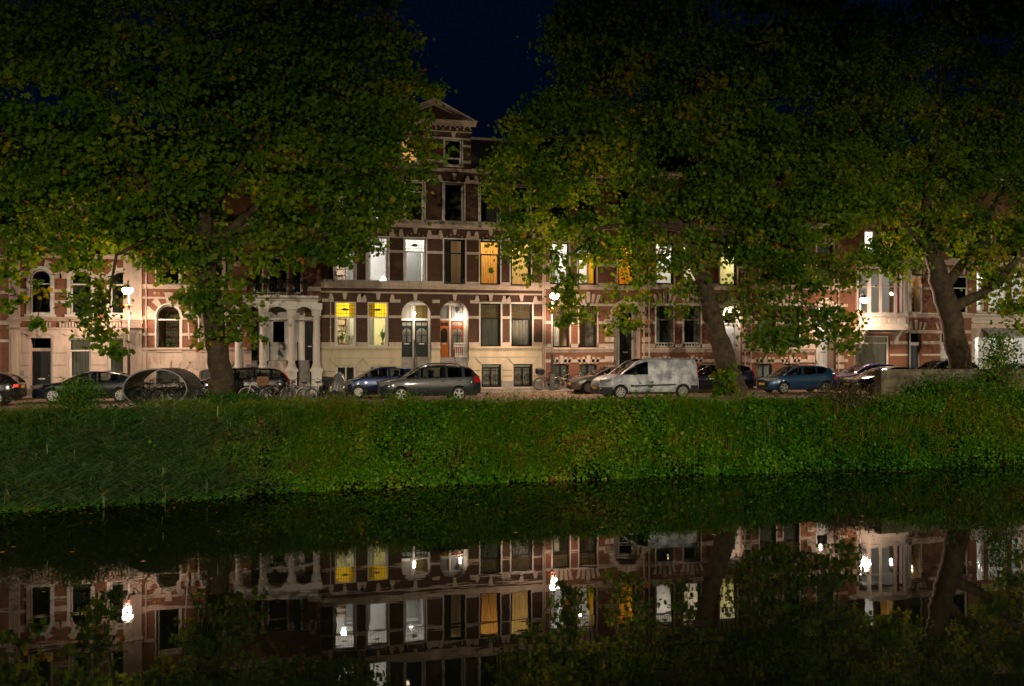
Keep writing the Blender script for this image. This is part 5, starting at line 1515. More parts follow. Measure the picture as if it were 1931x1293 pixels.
def make_car(name, label, paint, L, W, deck, roof, wheels, wr=.31, sill=.22, pillars=(), belt_in=.05, tum=.34, glass='glass_car', rear_glass=None, rims=8, lights='low',
             rails=False, plate=True, trim_low=False, mould=False, seats=True, lit_tail=False, van=False, head=(.0, .10, .60, .78), tail=(.945, 1.0, .74, .92), rgap=.06):
    """side profile in metres from the nose: deck = top of lower body, roof = top of cabin; cars face -X, near side is -Y"""
    r_ = thing(name, label, 'van' if van else 'car')
    x0 = -L/2
    wc = [x0+w_ for w_ in wheels]
    ar = wr+rgap
    xs_ = set()
    for k in range(49): xs_.add(round(x0+L*k/48, 4))
    for c in wc:
        for k in range(17): xs_.add(round(c+ar*math.cos(math.pi*k/16), 4))
    for e in (.03, .08, .16, .3): xs_.add(round(x0+e, 4)); xs_.add(round(-x0-e, 4))
    xs_ = sorted(xs_)
    def plan(x):   # half width along the car
        d = min(x-x0, 0.9); e = min(-x0-x, .7)
        f = 1 - .26*max(0, 1-d/.75)**2.2 - .03*max(0, 1-d/.9)
        g = 1 - .16*max(0, 1-e/.55)**2.2 - .03*max(0, 1-e/.7)
        return W/2*min(f, g)
    def zbot(x):
        z = sill
        for c in wc:
            if abs(x-c) < ar: z = max(z, wr+math.sqrt(max(ar*ar-(x-c)**2, 0)))
        if x < x0+.35: z = max(z, sill-.02+.05*(1-(x-x0)/.35))
        if x > -x0-.45: z = max(z, sill+.10*(1-(-x0-x)/.45))
        return z
    def ztop(x): return interp(deck, x-x0)
    def zroof(x): return interp(roof, x-x0)
    cs = [(0, .90), (.12, .955), (.34, .99), (.52, 1.0), (.70, .985), (.86, .965), (1.0, .93)]
    def side_y(x, z):
        zt = ztop(x); t_ = (z-sill)/max(zt-sill, .05)
        for (a, b_), (c, d) in zip(cs, cs[1:]):
            if t_ <= c: q = b_+(d-b_)*(t_-a)/(c-a); break
        else: q = cs[-1][1]
        if t_ < 0: q = cs[0][1]
        return plan(x)*q
    # lower body
    rows = []
    for x in xs_:
        zb, zt = zbot(x), ztop(x)
        zb = min(zb, zt-.05)
        row = []
        zz = [zb+(zt-zb)*k/8 for k in range(9)]
        zz[-1] = zt-.012
        for z in zz: row.append((x, -side_y(x, z), z))
        wt = side_y(x, zt)
        row += [(x, -wt*.96, zt+.004), (x, -wt*.6, zt+.02), (x, 0, zt+.028)]
        row = row + [(p[0], -p[1], p[2]) for p in row[-2::-1]]
        rows.append(row)
    mb = MB(); mb.grid(rows)
    n_ = len(rows[0])
    mb.add(rows[0], [tuple(range(n_))]); mb.add(rows[-1], [tuple(range(n_-1, -1, -1))])
    body = mb.build('body', paint, r_, True)
    em = body.modifiers.new('edges', 'EDGE_SPLIT'); em.split_angle = R(38)
    # wheel arch lips and dark underside
    mb = MB(); mb.box(x0+.15, -x0-.15, -W/2+.26, W/2-.26, sill-.03, max(sill+.1, .62)); mb.build('underbody', M['trim'], r_)
    # cabin
    ra, rb = roof[0][0]+x0, roof[-1][0]+x0
    px_ = sorted({round(ra+(rb-ra)*k/40, 4) for k in range(41)} | {round(x0+e, 4) for p in pillars for e in p} | {round(x0+e[0], 4) for e in roof})
    px_ = [x for x in px_ if ra-1e-6 <= x <= rb+1e-6]
    def cab(x, k, grow=0.0):   # k = 0..4 side rows, 5..8 across the roof to the middle
        zb, zr = ztop(x)-.01, max(zroof(x), ztop(x)-.005)
        wb = side_y(x, ztop(x))-belt_in*.6
        fr = (0, .45, .84, .95, 1.0)
        if k < 5:
            z = zb+(zr-zb)*fr[k]; y = wb-tum*(z-zb) - (0, 0, 0, .012, .05)[k]*min(1, (zr-zb)/.3)
        else:
            y0 = wb-tum*(zr-zb)-.05*min(1, (zr-zb)/.3); q = (.82, .5, .2, 0)[k-5]; y = y0*q; z = zr+.035*(1-q*q)
        return (x, -(y+grow), z+grow*(1 if k > 3 else 0))
    def quad(mb, xa, xb, k, sgn, grow=0.0):
        a, b_, c, d = cab(xa, k, grow), cab(xb, k, grow), cab(xb, k+1, grow), cab(xa, k+1, grow)
        pts = [a, b_, c, d]
        if sgn > 0: pts = [(p[0], -p[1], p[2]) for p in pts][::-1]
        mb.add(pts, [(0, 1, 2, 3)])
    top_z = max(z for _, z in roof)
    rstart = next(x for x, z in roof if z > top_z-.10)+x0
    rend = [x for x, z in roof if z > top_z-.13][-1]+x0
    shell = MB(); wind = MB(); rearg = MB(); sides = {}
    def in_pillar(x): return any(x0+a-1e-6 <= x <= x0+b_+1e-6 for a, b_ in pillars)
    for xa, xb in zip(px_, px_[1:]):
        xm = (xa+xb)/2
        for sgn in (-1, 1):
            for k in range(8):
                if k >= 5 and k <= 7 or k == 4:
                    if rstart <= xm <= rend: quad(shell, xa, xb, k, sgn)
                    elif xm < rstart: quad(wind if k >= 5 else shell, xa, xb, k, sgn)
                    else: quad(rearg if (k >= 5 and rend < xm) else shell, xa, xb, k, sgn)
                elif k == 3 or k == 2 or in_pillar(xm): quad(shell, xa, xb, k, sgn)
                else:
                    seg = sum(1 for a, b_ in pillars if x0+b_ < xm)
                    quad(sides.setdefault((sgn, seg), MB()), xa, xb, k, sgn)
    ro = shell.build('roof', paint, r_, True)
    em = ro.modifiers.new('edges', 'EDGE_SPLIT'); em.split_angle = R(38)
    wind.build('windscreen', M[glass], r_, True)
    if rearg.f: rearg.build('rear_window', M[rear_glass or glass], r_, True)
    for (sgn, seg), m_ in sides.items(): m_.build('side_window', M[(rear_glass or glass) if seg > 1 or (van and seg > 0) else glass], r_, True)
    # wheels
    for c in wc:
        for sg in (-1, 1):
            yo = sg*(W/2-.035); yi = sg*(W/2-.24)
            mb = MB(); mb.lathe([(wr*.62, yo), (wr*.90, yo+sg*.005), (wr, yo-sg*.04), (wr, yi+sg*.04), (wr*.9, yi), (wr*.6, yi)], c, 0, 26, axis='y', c=wr+.006)
            wo = mb.build('wheel', M['rubber'], r_)
            mb = MB(); ym = yo+sg*.012
            mb.ring((c, ym, wr+.006), wr*.64, .018, 26, 6)
            mb.lathe([(wr*.16, ym+sg*.012), (wr*.16, ym-sg*.03)], c, 0, 12, axis='y', c=wr+.006)
            for k in range(rims):
                a = 2*math.pi*k/rims+.2; ca, sa = math.cos(a), math.sin(a); hw = wr*(.105 if rims < 9 else .07)
                p = [(wr*.12, -hw*.8), (wr*.63, -hw*1.25), (wr*.63, hw*1.25), (wr*.12, hw*.8)]
                mb.prism([(c+u*ca-v*sa, wr+.006+u*sa+v*ca) for u, v in p], ym-.012, ym+.012)
            mb.build('rim', M['alloy'], wo)
    # interior
    zfl = ztop(0)-.12
    mb = MB(); mb.box(ra+.25, rb-.2, -W/2+.18, W/2-.18, sill+.05, zfl-.32); mb.box(ra+.10, ra+.55, -W/2+.2, W/2-.2, zfl-.25, zfl+.02); mb.build('interior', M['trim'], r_)
    if seats:
        for fx_ in ((.36, .62) if not van else (.30,)):
            for yy in ((-.36, .36) if fx_ < .5 else (-.42, .0, .42)):
                xx = ra+(rb-ra)*fx_
                mb = MB()
                mb.prism([(xx-.42, zfl-.32), (xx, zfl-.30), (xx+.16, zfl+.24), (xx+.06, zfl+.26), (xx-.08, zfl-.16), (xx-.42, zfl-.20)], yy-.22, yy+.22)
                mb.box(xx+.08, xx+.17, yy-.12, yy+.12, zfl+.28, zfl+.44); mb.box(xx+.11, xx+.13, yy-.05, yy+.05, zfl+.2, zfl+.3)
                mb.build('seat', M['seat'], r_)
        mb = MB(); mb.ring((ra+.72, .36, zfl+.04), .18, .016, 14, 5, axis='x'); mb.build('steering_wheel', M['trim'], r_)
    # lamps on the body surface
    def patch(nm, xa, xb, za, zb, mat, sg, off=.010, nx=8, skew=0.0, taper=0.0):
        mb = MB(); rr_ = []
        for i in range(nx+1):
            u = i/nx; x = xa+(xb-xa)*u
            row = []
            for za_ in (za+(zb-za)*taper*u, (za+zb)/2+(zb-za)*taper*.3*u, zb-(zb-za)*taper*.2*u):
                z = za_+skew*u; xx = x; ex = z-ztop(x)
                if ex > 0:      # above the deck: follow the slope of the tailgate and the cabin's lean
                    xx = x-ex*(.06 if van else .75); row.append((xx, sg*(side_y(xx, ztop(xx))-belt_in*.6-tum*(z-ztop(xx))+off+.004), z))
                else: row.append((xx, sg*(side_y(xx, z)+off), z))
            rr_.append(row)
        mb.grid(rr_, flip=sg < 0); return mb.build(nm, mat, r_, True)
    for sg in (-1, 1):
        h0, h1, hz0, hz1 = head
        patch('headlight', x0+.012, x0+L*h1, hz0, hz1, M['lens'], sg, .012, 8, .06, .35)
        t0, t1, tz0, tz1 = tail
        patch('tail_light', x0+L*t0, x0+L*t1-.015, tz0, tz1, M['tail_added_glow' if lit_tail else 'tail_red'], sg, .012, 5)
        # door shut lines and handles
        for dn, (a, b_) in enumerate(pillars[1:-1] if len(pillars) > 2 else pillars[:1]):
            mb = MB(); xx = x0+(a+b_)/2
            rr_ = [[(xx-.006, sg*(side_y(xx, z)+.003), z), (xx+.006, sg*(side_y(xx, z)+.003), z)] for z in [sill+.08+(ztop(xx)-sill-.1)*k/5 for k in range(6)]]
            mb.grid(rr_, flip=sg > 0); mb.build('door_gap', M['trim'], r_)
            xh = xx-.20; zh = ztop(xh)-.16
            mb = MB(); mb.tube([(xh-.10, sg*(side_y(xh, zh)+.005), zh), (xh, sg*(side_y(xh, zh)+.03), zh), (xh+.08, sg*(side_y(xh, zh)+.005), zh)], .016, 6); mb.build('door_handle', paint if not van else M['trim'], r_)
        # mirror
        xm = ra+(.55 if not van else .75); zm = ztop(xm)+.06
        ym = side_y(xm, ztop(xm))
        mb = MB(); mb.lathe([(.02, -.10), (.07, -.085), (.085, 0), (.07, .085), (.02, .10)], 0, 0, 10); mb.v = [(xm+p[0]*.8, sg*(ym+.10)+p[2]*1.0, zm+p[1]*1.0) for p in mb.v]
        mb.tube([(xm+.02, sg*ym, zm-.05), (xm, sg*(ym+.06), zm-.02)], .02, 5); mb.build('mirror', paint if not van else M['trim'], r_, True)
        # sill trim
        mb = MB(); xa, xb = wc[0]+ar+.01, wc[1]-ar-.01
        mb.grid([[(xa+(xb-xa)*k/10, sg*(side_y(xa+(xb-xa)*k/10, z)+.006), z) for z in (sill-.02, sill+.07)] for k in range(11)], flip=sg < 0); mb.build('sill_trim', M['trim'], r_)
        if mould:
            mb = MB(); z = .62; mb.grid([[(xa+.1+(xb-xa-.1)*k/12, sg*(side_y(xa+.1+(xb-xa-.1)*k/12, z+dz)+.012), z+dz+.05*k/12) for dz in (-.04, .04)] for k in range(13)], flip=sg < 0); mb.build('rubbing_strip', M['trim'], r_)
    # nose and tail fittings
    zt0 = ztop(x0); wn = plan(x0)
    mb = MB()
    mb.box(x0-.015, x0+.02, -wn*.55, wn*.55, max(.42, zt0-.30), zt0-.06); gr = mb.build('grille', M['trim'], r_)
    mb = MB()
    for k in range(3): zz = max(.42, zt0-.30)+(.24)*(k+.6)/3.2; mb.box(x0-.022, x0-.012, -wn*.52, wn*.52, zz-.012, zz+.012)
    mb.build('grille_bar', M['chrome'], gr)
    mb = MB(); mb.box(x0-.018, x0+.02, -wn*.86, wn*.86, sill+.03, sill+.15); mb.build('bumper_intake', M['trim'], r_)
    if trim_low:
        for sg in (-1, 1):
            xa = x0+.005
            mb = MB(); mb.grid([[(xa+(wc[0]-ar-xa)*k/8, sg*(side_y(xa+(wc[0]-ar-xa)*k/8, z)+.010), z) for z in (sill-.02, .40, .58)] for k in range(9)], flip=sg < 0); mb.build('bumper_corner', M['trim'], r_, True)
            mb = MB(); mb.grid([[(wc[1]+ar+(-x0-.02-wc[1]-ar)*k/8, sg*(side_y(wc[1]+ar+(-x0-.02-wc[1]-ar)*k/8, z)+.010), z) for z in (sill+.02, .42, .62)] for k in range(9)], flip=sg < 0); mb.build('bumper_corner', M['trim'], r_, True)
        mb = MB(); mb.box(x0-.03, x0+.01, -wn, wn, sill-.02, .56); mb.build('bumper', M['trim'], r_)
    if plate:
        mb = MB(); zz = (.50 if not van else .52); mb.box(x0-.045, x0-.03, -.26, .26, zz-.055, zz+.055); mb.build('number_plate', M['plate'], r_)
        mb = MB(); mb.box(-x0+.004, -x0+.02, -.26, .26, .72, .83); mb.build('number_plate', M['plate'], r_)
    if rails:
        for sg in (-1, 1):
            yr = W/2-.34
            mb = MB(); mb.tube([(rstart+.05, sg*yr, zroof(rstart+.05)), (rstart+.2, sg*yr, top_z+.075), (rend-.25, sg*yr, top_z+.065), (rend-.05, sg*yr, zroof(rend-.05)+.01)], .02, 6); mb.build('roof_rail', M['trim'], r_)
    # wipers and aerial
    mb = MB(); mb.tube([(ra+.06, -.45, ztop(ra)+.05), (ra+.25, .05, zroof(ra+.25)+.03)], .008, 4); mb.tube([(ra+.06, .05, ztop(ra)+.05), (ra+.25, .50, zroof(ra+.25)+.02)], .008, 4); mb.build('wiper', M['trim'], r_)
    mb = MB(); mb.tube([(rend-.25, 0, top_z+.02), (rend+.02, 0, top_z+.16)], .006, 4); mb.build('aerial', M['trim'], r_)
    return r_

def paintmat(name, c, rough=.28, metal=.35, var=.06):
    return pmat(name, c, rough, var, 1.5, metal=metal, coat=1.0)
M['p_blue'] = paintmat('dark blue paint', (.005, .018, .085)); M['p_grey'] = paintmat('slate grey paint', (.014, .019, .020), .38, .05); M['p_polo'] = paintmat('metallic mid blue paint', (.007, .042, .10))
M['p_black'] = paintmat('black paint', (.008, .008, .009), .2, .1); M['p_navy'] = paintmat('navy black paint', (.008, .010, .028), .2, .2); M['p_mauve'] = paintmat('warm grey paint', (.13, .105, .10))
M['p_indigo'] = paintmat('indigo paint', (.02, .02, .12)); M['p_silver'] = paintmat('pale silver paint', (.30, .31, .30))
M['p_van'] = pmat('weathered pale grey van paint', (.20, .22, .25), .45, .15, 1.5, metal=.1, coat=.2, c2=(.48, .51, .54), ramp=(.42, .60))  # blotches paint dappled leaf shade into the colour, along with grime

HATCH = dict(deck=((0, .60), (.06, .72), (.35, .82), (1.0, .96), (2.2, 1.0), (3.3, 1.05), (3.9, 1.04), (4.0, .95)), roof=((.82, .93), (1.12, 1.12), (1.55, 1.36), (1.9, 1.455), (2.5, 1.475), (3.2, 1.42), (3.62, 1.32), (3.90, 1.05)), wheels=(.80, 3.28), pillars=((1.88, 1.98), (2.72, 2.80), (3.36, 3.9)), L=4.0, W=1.69)
UP = dict(deck=((0, .62), (.06, .74), (.3, .86), (.8, .98), (2.0, 1.0), (3.0, 1.08), (3.5, 1.06), (3.56, .98)), roof=((.62, .93), (.95, 1.16), (1.4, 1.40), (1.75, 1.48), (2.4, 1.49), (3.0, 1.42), (3.3, 1.33), (3.54, 1.06)), wheels=(.62, 3.02), pillars=((2.05, 2.16), (2.82, 3.54)), L=3.56, W=1.64)
SUV = dict(deck=((0, .70), (.06, .86), (.4, .96), (1.15, 1.06), (2.4, 1.08), (4.2, 1.12), (4.45, 1.10), (4.55, .98)), roof=((.98, 1.02), (1.35, 1.26), (1.8, 1.52), (2.1, 1.60), (2.8, 1.63), (3.7, 1.58), (4.08, 1.50), (4.50, 1.12)), wheels=(.88, 3.50), pillars=((2.02, 2.12), (2.92, 3.02), (3.66, 3.80), (4.12, 4.5)), L=4.55, W=1.76)
WAGON = dict(deck=((0, .60), (.06, .74), (.4, .84), (1.2, .97), (2.5, .99), (4.4, 1.04), (4.7, 1.02), (4.82, .92)), roof=((1.02, .94), (1.5, 1.20), (2.0, 1.42), (2.3, 1.47), (3.0, 1.49), (4.0, 1.44), (4.36, 1.36), (4.74, 1.04)), wheels=(.95, 3.75), pillars=((2.28, 2.38), (3.16, 3.24), (3.92, 4.04), (4.42, 4.74)), L=4.82, W=1.83)
COUPE = dict(deck=((0, .58), (.06, .70), (.4, .80), (1.3, .93), (2.6, .96), (4.0, 1.0), (4.5, .98), (4.62, .86)), roof=((1.15, .90), (1.6, 1.14), (2.1, 1.32), (2.5, 1.385), (3.0, 1.38), (3.6, 1.27), (4.1, 1.06), (4.3, .98)), wheels=(.88, 3.64), pillars=((2.46, 2.58), (3.58, 4.3)), L=4.62, W=1.83)
COMPACT = dict(deck=((0, .58), (.06, .72), (.4, .83), (1.25, .95), (2.4, .97), (3.7, 1.02), (4.1, 1.0), (4.24, .9)), roof=((1.1, .92), (1.5, 1.15), (2.0, 1.37), (2.3, 1.42), (2.8, 1.43), (3.5, 1.36), (3.85, 1.26), (4.18, 1.0)), wheels=(.74, 3.40), pillars=((2.2, 2.3), (3.0, 3.08), (3.58, 4.18)), L=4.24, W=1.75)
VAN = dict(deck=((0, .70), (.05, .86), (.45, 1.02), (1.05, 1.16), (1.9, 1.16), (4.7, 1.18), (4.98, 1.18), (5.0, 1.1)), roof=((.92, 1.10), (1.35, 1.42), (1.85, 1.76), (2.2, 1.86), (2.8, 1.89), (4.4, 1.88), (4.82, 1.84), (4.93, 1.70), (4.985, 1.18)), wheels=(.95, 4.12), pillars=((2.36, 4.985),), L=5.0, W=1.88)

def put(o, pxc, Yn, W):
    """near side on Yn, centre of the near side at that pixel column"""
    o.location = (at(pxc, 0, Yn).x, Yn+W/2, .004)
    return o
def car(name, label, kind, paint, pxc, Yn, **k):
    d = dict(kind); d.update(k)
    o = make_car(name, label, M[paint], **d)
    return put(o, pxc, Yn, d['W'])

car('parked_car', 'dark grey estate car with roof rails parked nearest the canal in the middle', SUV, 'p_grey', 815, 42.4, rails=True, wr=.34, sill=.28, rims=5, head=(0, .085, .70, .90), tail=(.935, 1.0, .86, 1.16), glass='glass_car', rear_glass='glass_dark', plate=False)
car('parked_car', 'small dark blue hatchback parked behind the grey estate car', UP, 'p_blue', 722, 45.9, wr=.30, rims=8, tail=(.95, 1.0, .75, 1.0), plate=False)
car('parked_car', 'warm grey hatchback half hidden behind the nose of the white van', COMPACT, 'p_mauve', 1157, 47.0, wr=.32, rims=10)
car('parked_van', 'pale grey delivery van with dappled leaf shade painted on its side', VAN, 'p_van', 1229, 42.0, wr=.33, sill=.26, van=True, mould=True, trim_low=True, rims=9, tum=.10, belt_in=.02, head=(0, .10, .74, .92), tail=(.988, 1.0, .95, 1.75), rgap=.05)
car('parked_car', 'blue hatchback with yellow plate parked right of the middle tree', HATCH, 'p_polo', 1518, 44.4, wr=.31, rims=5, rear_glass='glass_dark', head=(0, .12, .66, .80))
car('parked_car', 'navy estate car behind the leaning middle tree trunk', WAGON, 'p_navy', 1353, 46.7, wr=.33, rims=5, tail=(.972, 1.0, .80, 1.26))
car('parked_car', 'dark navy saloon with silver wheels parked left of the bicycle shelter', COUPE, 'p_navy', 166, 45.4, wr=.33, rims=10, plate=False)
car('parked_car', 'black estate car behind the left tree trunk', WAGON, 'p_black', 446, 46.0, wr=.33, rims=8, tail=(.972, 1.0, .80, 1.28), plate=False)
car('parked_car', 'black car with red tail lamp, glow added, cut by the left edge', COMPACT, 'p_black', -72, 44.2, wr=.32, lit_tail=True, tail=(.955, 1.0, .78, .90))
car('parked_car', 'indigo hatchback behind the black car near the right wall', HATCH, 'p_indigo', 1650, 46.8, wr=.31)
car('parked_car', 'black saloon half hidden by the concrete end of the quay wall', COUPE, 'p_black', 1690, 43.0, wr=.33, head=(0, .13, .62, .76))
car('parked_car', 'dark estate car showing its windows above the quay wall', SUV, 'p_black', 1793, 46.8, wr=.34, rails=True)
car('parked_car', 'silver car glimpsed behind the sapling at the right edge', COMPACT, 'p_silver', 1935, 46.8, wr=.32)
# ================================================================== vegetation
LEAF12 = np.array([(0, 0), (.10, .16), (.04, .46), (.30, .28), (.60, .52), (.58, .20), (1.0, 0), (.58, -.20), (.60, -.52), (.30, -.28), (.04, -.46), (.10, -.16)])
LEAF8 = np.array([(0, 0), (.05, .44), (.34, .27), (.62, .50), (1.0, 0), (.62, -.50), (.34, -.27), (.05, -.44)])
LEAF4 = np.array([(0, 0), (.45, .30), (1.0, 0), (.45, -.30)])
LEAF6 = np.array([(0, 0), (.22, .22), (.60, .24), (1.0, 0), (.60, -.24), (.22, -.22)])

def unit(a): return a/np.maximum(np.linalg.norm(a, axis=1, keepdims=True), 1e-9)

def leaf_object(name, pos, size, axis, normal, tint, tmpl, mat, parent=None, fold=.15, origin=None, width=1.0):
    """every leaf is its own small polygon"""
    n_, k = len(pos), len(tmpl)
    axis = unit(axis); side = unit(np.cross(normal, axis)); nor = np.cross(axis, side)
    v = (pos[:, None, :] + size[:, None, None]*(tmpl[None, :, 0, None]*axis[:, None, :] + width*tmpl[None, :, 1, None]*side[:, None, :] - fold*np.abs(tmpl[None, :, 1, None])*nor[:, None, :] - .10*(tmpl[None, :, 0, None]**2)*nor[:, None, :]))
    v = v.reshape(-1, 3)
    if origin is not None: v = v - np.array(origin)
    me = bpy.data.meshes.new(name)
    me.vertices.add(n_*k); me.vertices.foreach_set('co', v.astype(np.float32).ravel())
    me.loops.add(n_*k); me.loops.foreach_set('vertex_index', np.arange(n_*k, dtype=np.int32))
    me.polygons.add(n_)
    me.polygons.foreach_set('loop_start', np.arange(0, n_*k, k, dtype=np.int32))
    a_ = me.attributes.new('tint', 'FLOAT', 'POINT'); a_.data.foreach_set('value', np.repeat(tint.astype(np.float32), k))
    me.materials.append(mat)
    me.update(calc_edges=True)
    o = bpy.data.objects.new(name, me); col.objects.link(o)
    if parent is not None: o.parent = parent
    elif origin is not None: o.location = origin
    return o

M['leaf'] = leafmat('plane tree leaf', ((0, (.032, .086, .004)), (.45, (.082, .172, .007)), (.78, (.170, .218, .009)), (.93, (.30, .22, .014)), (1.0, (.34, .13, .016))), .42, gloss=.008)
M['bark'] = pmat('plane tree bark', (.026, .017, .008), .9, .45, 3.5, .9, 6, c2=(.090, .064, .030))
M['weed'] = leafmat('bank weed leaf', ((0, (.014, .060, .003)), (.45, (.048, .165, .005)), (.75, (.140, .230, .009)), (.92, (.24, .19, .02)), (1.0, (.24, .10, .03))), .18, gloss=.012)
M['reed'] = leafmat('reed blade', ((0, (.07, .16, .05)), (.6, (.17, .29, .12)), (.9, (.26, .30, .12)), (1.0, (.40, .26, .13))), .25, gloss=.02)
M['shrub_brown'] = leafmat('dry shrub leaf', ((0, (.045, .045, .015)), (.6, (.085, .065, .02)), (1.0, (.16, .09, .03))), .25)
M['stem'] = pmat('green brown stem', (.06, .05, .02), .9, .3, 8)
M['fallen'] = leafmat('fallen leaf', ((0, (.30, .16, .04)), (1.0, (.45, .28, .07))), .1)

def jitter(rg, n_, s_): return rg.normal(0, s_, (n_, 3))

def crown(rg, blobs, Y0, dens, clump=100, size=.185, tscale=1.0, ylim=(30, 49.8)):
    """leaf clumps spread through ellipsoids; blobs: (px, py, rx, ry, depth offset, depth radius, density factor)"""
    P = []; S = []; T = []; C = []
    for (px, py, rx, ry, dy, ry_, f) in blobs:
        Yb = Y0+dy
        c = np.array(at(px, py, Yb)); q = mpp(px, Yb)
        A = math.pi*rx*ry*q*q
        nc = max(2, int(A*dens*f/clump))
        d = unit(rg.normal(0, 1, (nc, 3))); r_ = rg.uniform(.30, 1.0, nc)**.45
        cc = c + d*r_[:, None]*np.array([rx*q, ry_, ry*q])
        cc[:, 1] = np.clip(cc[:, 1], *ylim)
        C.append(cc)
        for k in range(nc):
            m_ = int(clump*rg.uniform(.5, 1.5))
            sp = rg.uniform(.32, .66)
            sp = min(sp, .45*min(rx, ry)*q)
            o_ = rg.normal(0, 1, (m_, 3))*np.array([sp, sp, sp*.50])
            o_[:, 2] -= .15*np.abs(o_[:, 0])
            P.append(cc[k]+o_); S.append(size*rg.uniform(.75, 1.25)*rg.uniform(.45, 1.35, m_))
            T.append(np.clip(min(rg.normal(.36, .19), .74)+rg.normal(0, .11, m_)+(rg.random(m_) < .008)*.55, 0, 1))
    P = np.vstack(P); S = np.concatenate(S); T = np.concatenate(T)
    P[:, 1] = np.clip(P[:, 1], ylim[0], ylim[1])
    return P, S, T, np.vstack(C)

def tree(label, seed, Y0, trunk, limbs, blobs, sprays, dens=175, spray_dens=115):
    rg = np.random.default_rng(seed); rr = random.Random(seed)
    base = at(trunk[0][0], trunk[0][1], Y0); base.z = -.05
    t_ = thing('plane_tree', label, 'tree', base, world=True, group='plane trees along the canal')
    off = np.array(base)
    def path(pts):
        out = []
        for p in pts:
            Yp = Y0+(p[3] if len(p) > 3 else 0); v = at(p[0], p[1], Yp); out.append((v, p[2]*.5*mpp(p[0], Yp)))
        # rounder course with little bends
        fine = []
        for i in range(len(out)-1):
            (a, ra), (b_, rb) = out[i], out[i+1]
            for k in range(4):
                u = k/4
                fine.append((a.lerp(b_, u)+Vector((rr.uniform(-1, 1), rr.uniform(-1, 1), 0))*ra*.10, ra+(rb-ra)*u))
        fine.append(out[-1])
        return fine
    f = path(trunk)
    f[0] = (f[0][0], f[0][1]*1.35)
    mb = MB(); mb.tube([p for p, r_ in f], [r_*(1+rr.uniform(-.05, .07)) for p, r_ in f], 14)
    mb.build('trunk', M['bark'], t_, True)
    nodes = []
    for lm in limbs:
        f = path(lm); mb = MB(); mb.tube([p for p, r_ in f], [r_ for p, r_ in f], 8); mb.build('limb', M['bark'], t_, True)
        nodes += [p for p, r_ in f]
    P, S, T, C = crown(rg, blobs, Y0, dens)
    P2, S2, T2, C2 = crown(rg, sprays, Y0, spray_dens, 16, .20)
    # twigs: each clump hangs on the nearest limb or on a clump that is already carried
    mb = MB(); nd = [tuple(n_) for n_ in nodes]
    allc = np.vstack([C, C2]); nda = np.array(nd)
    d0 = np.array([np.min(np.linalg.norm(nda-c, axis=1)) for c in allc])
    tree_pts = nd[:]
    for c in allc[np.argsort(d0)]:
        arr = np.array(tree_pts); d = np.linalg.norm(arr-c, axis=1)
        d = d + np.maximum(0, .35-d)*4; j = int(np.argmin(d))
        a, b_ = Vector(arr[j]), Vector(c)
        L_ = (b_-a).length
        m1 = a.lerp(b_, .35)+Vector((rr.uniform(-.12, .12), rr.uniform(-.12, .12), .06))*L_
        m2 = a.lerp(b_, .7)+Vector((rr.uniform(-.12, .12), rr.uniform(-.12, .12), .04))*L_
        mb.tube([a, m1, m2, b_], [min(.05, .010*L_+.012), .016, .011, .005], 4, cap=False)
        tree_pts.append(tuple(m2)); tree_pts.append(tuple(c))
    o = mb.build('twigs', M['bark'], t_); o['kind'] = 'stuff'
    P = np.vstack([P, P2]); S = np.concatenate([S, S2]); T = np.concatenate([T, T2])
    n_ = len(P)
    ax = rg.normal(0, 1, (n_, 3)); ax[:, 2] = -np.abs(ax[:, 2])*.9-.25
    nr = rg.normal(0, .7, (n_, 3)); nr[:, 1] -= 1.4; nr[:, 2] += .35
    o = leaf_object('crown', P-off, S, ax, nr, T, LEAF8, M['leaf'], t_)
    return n_

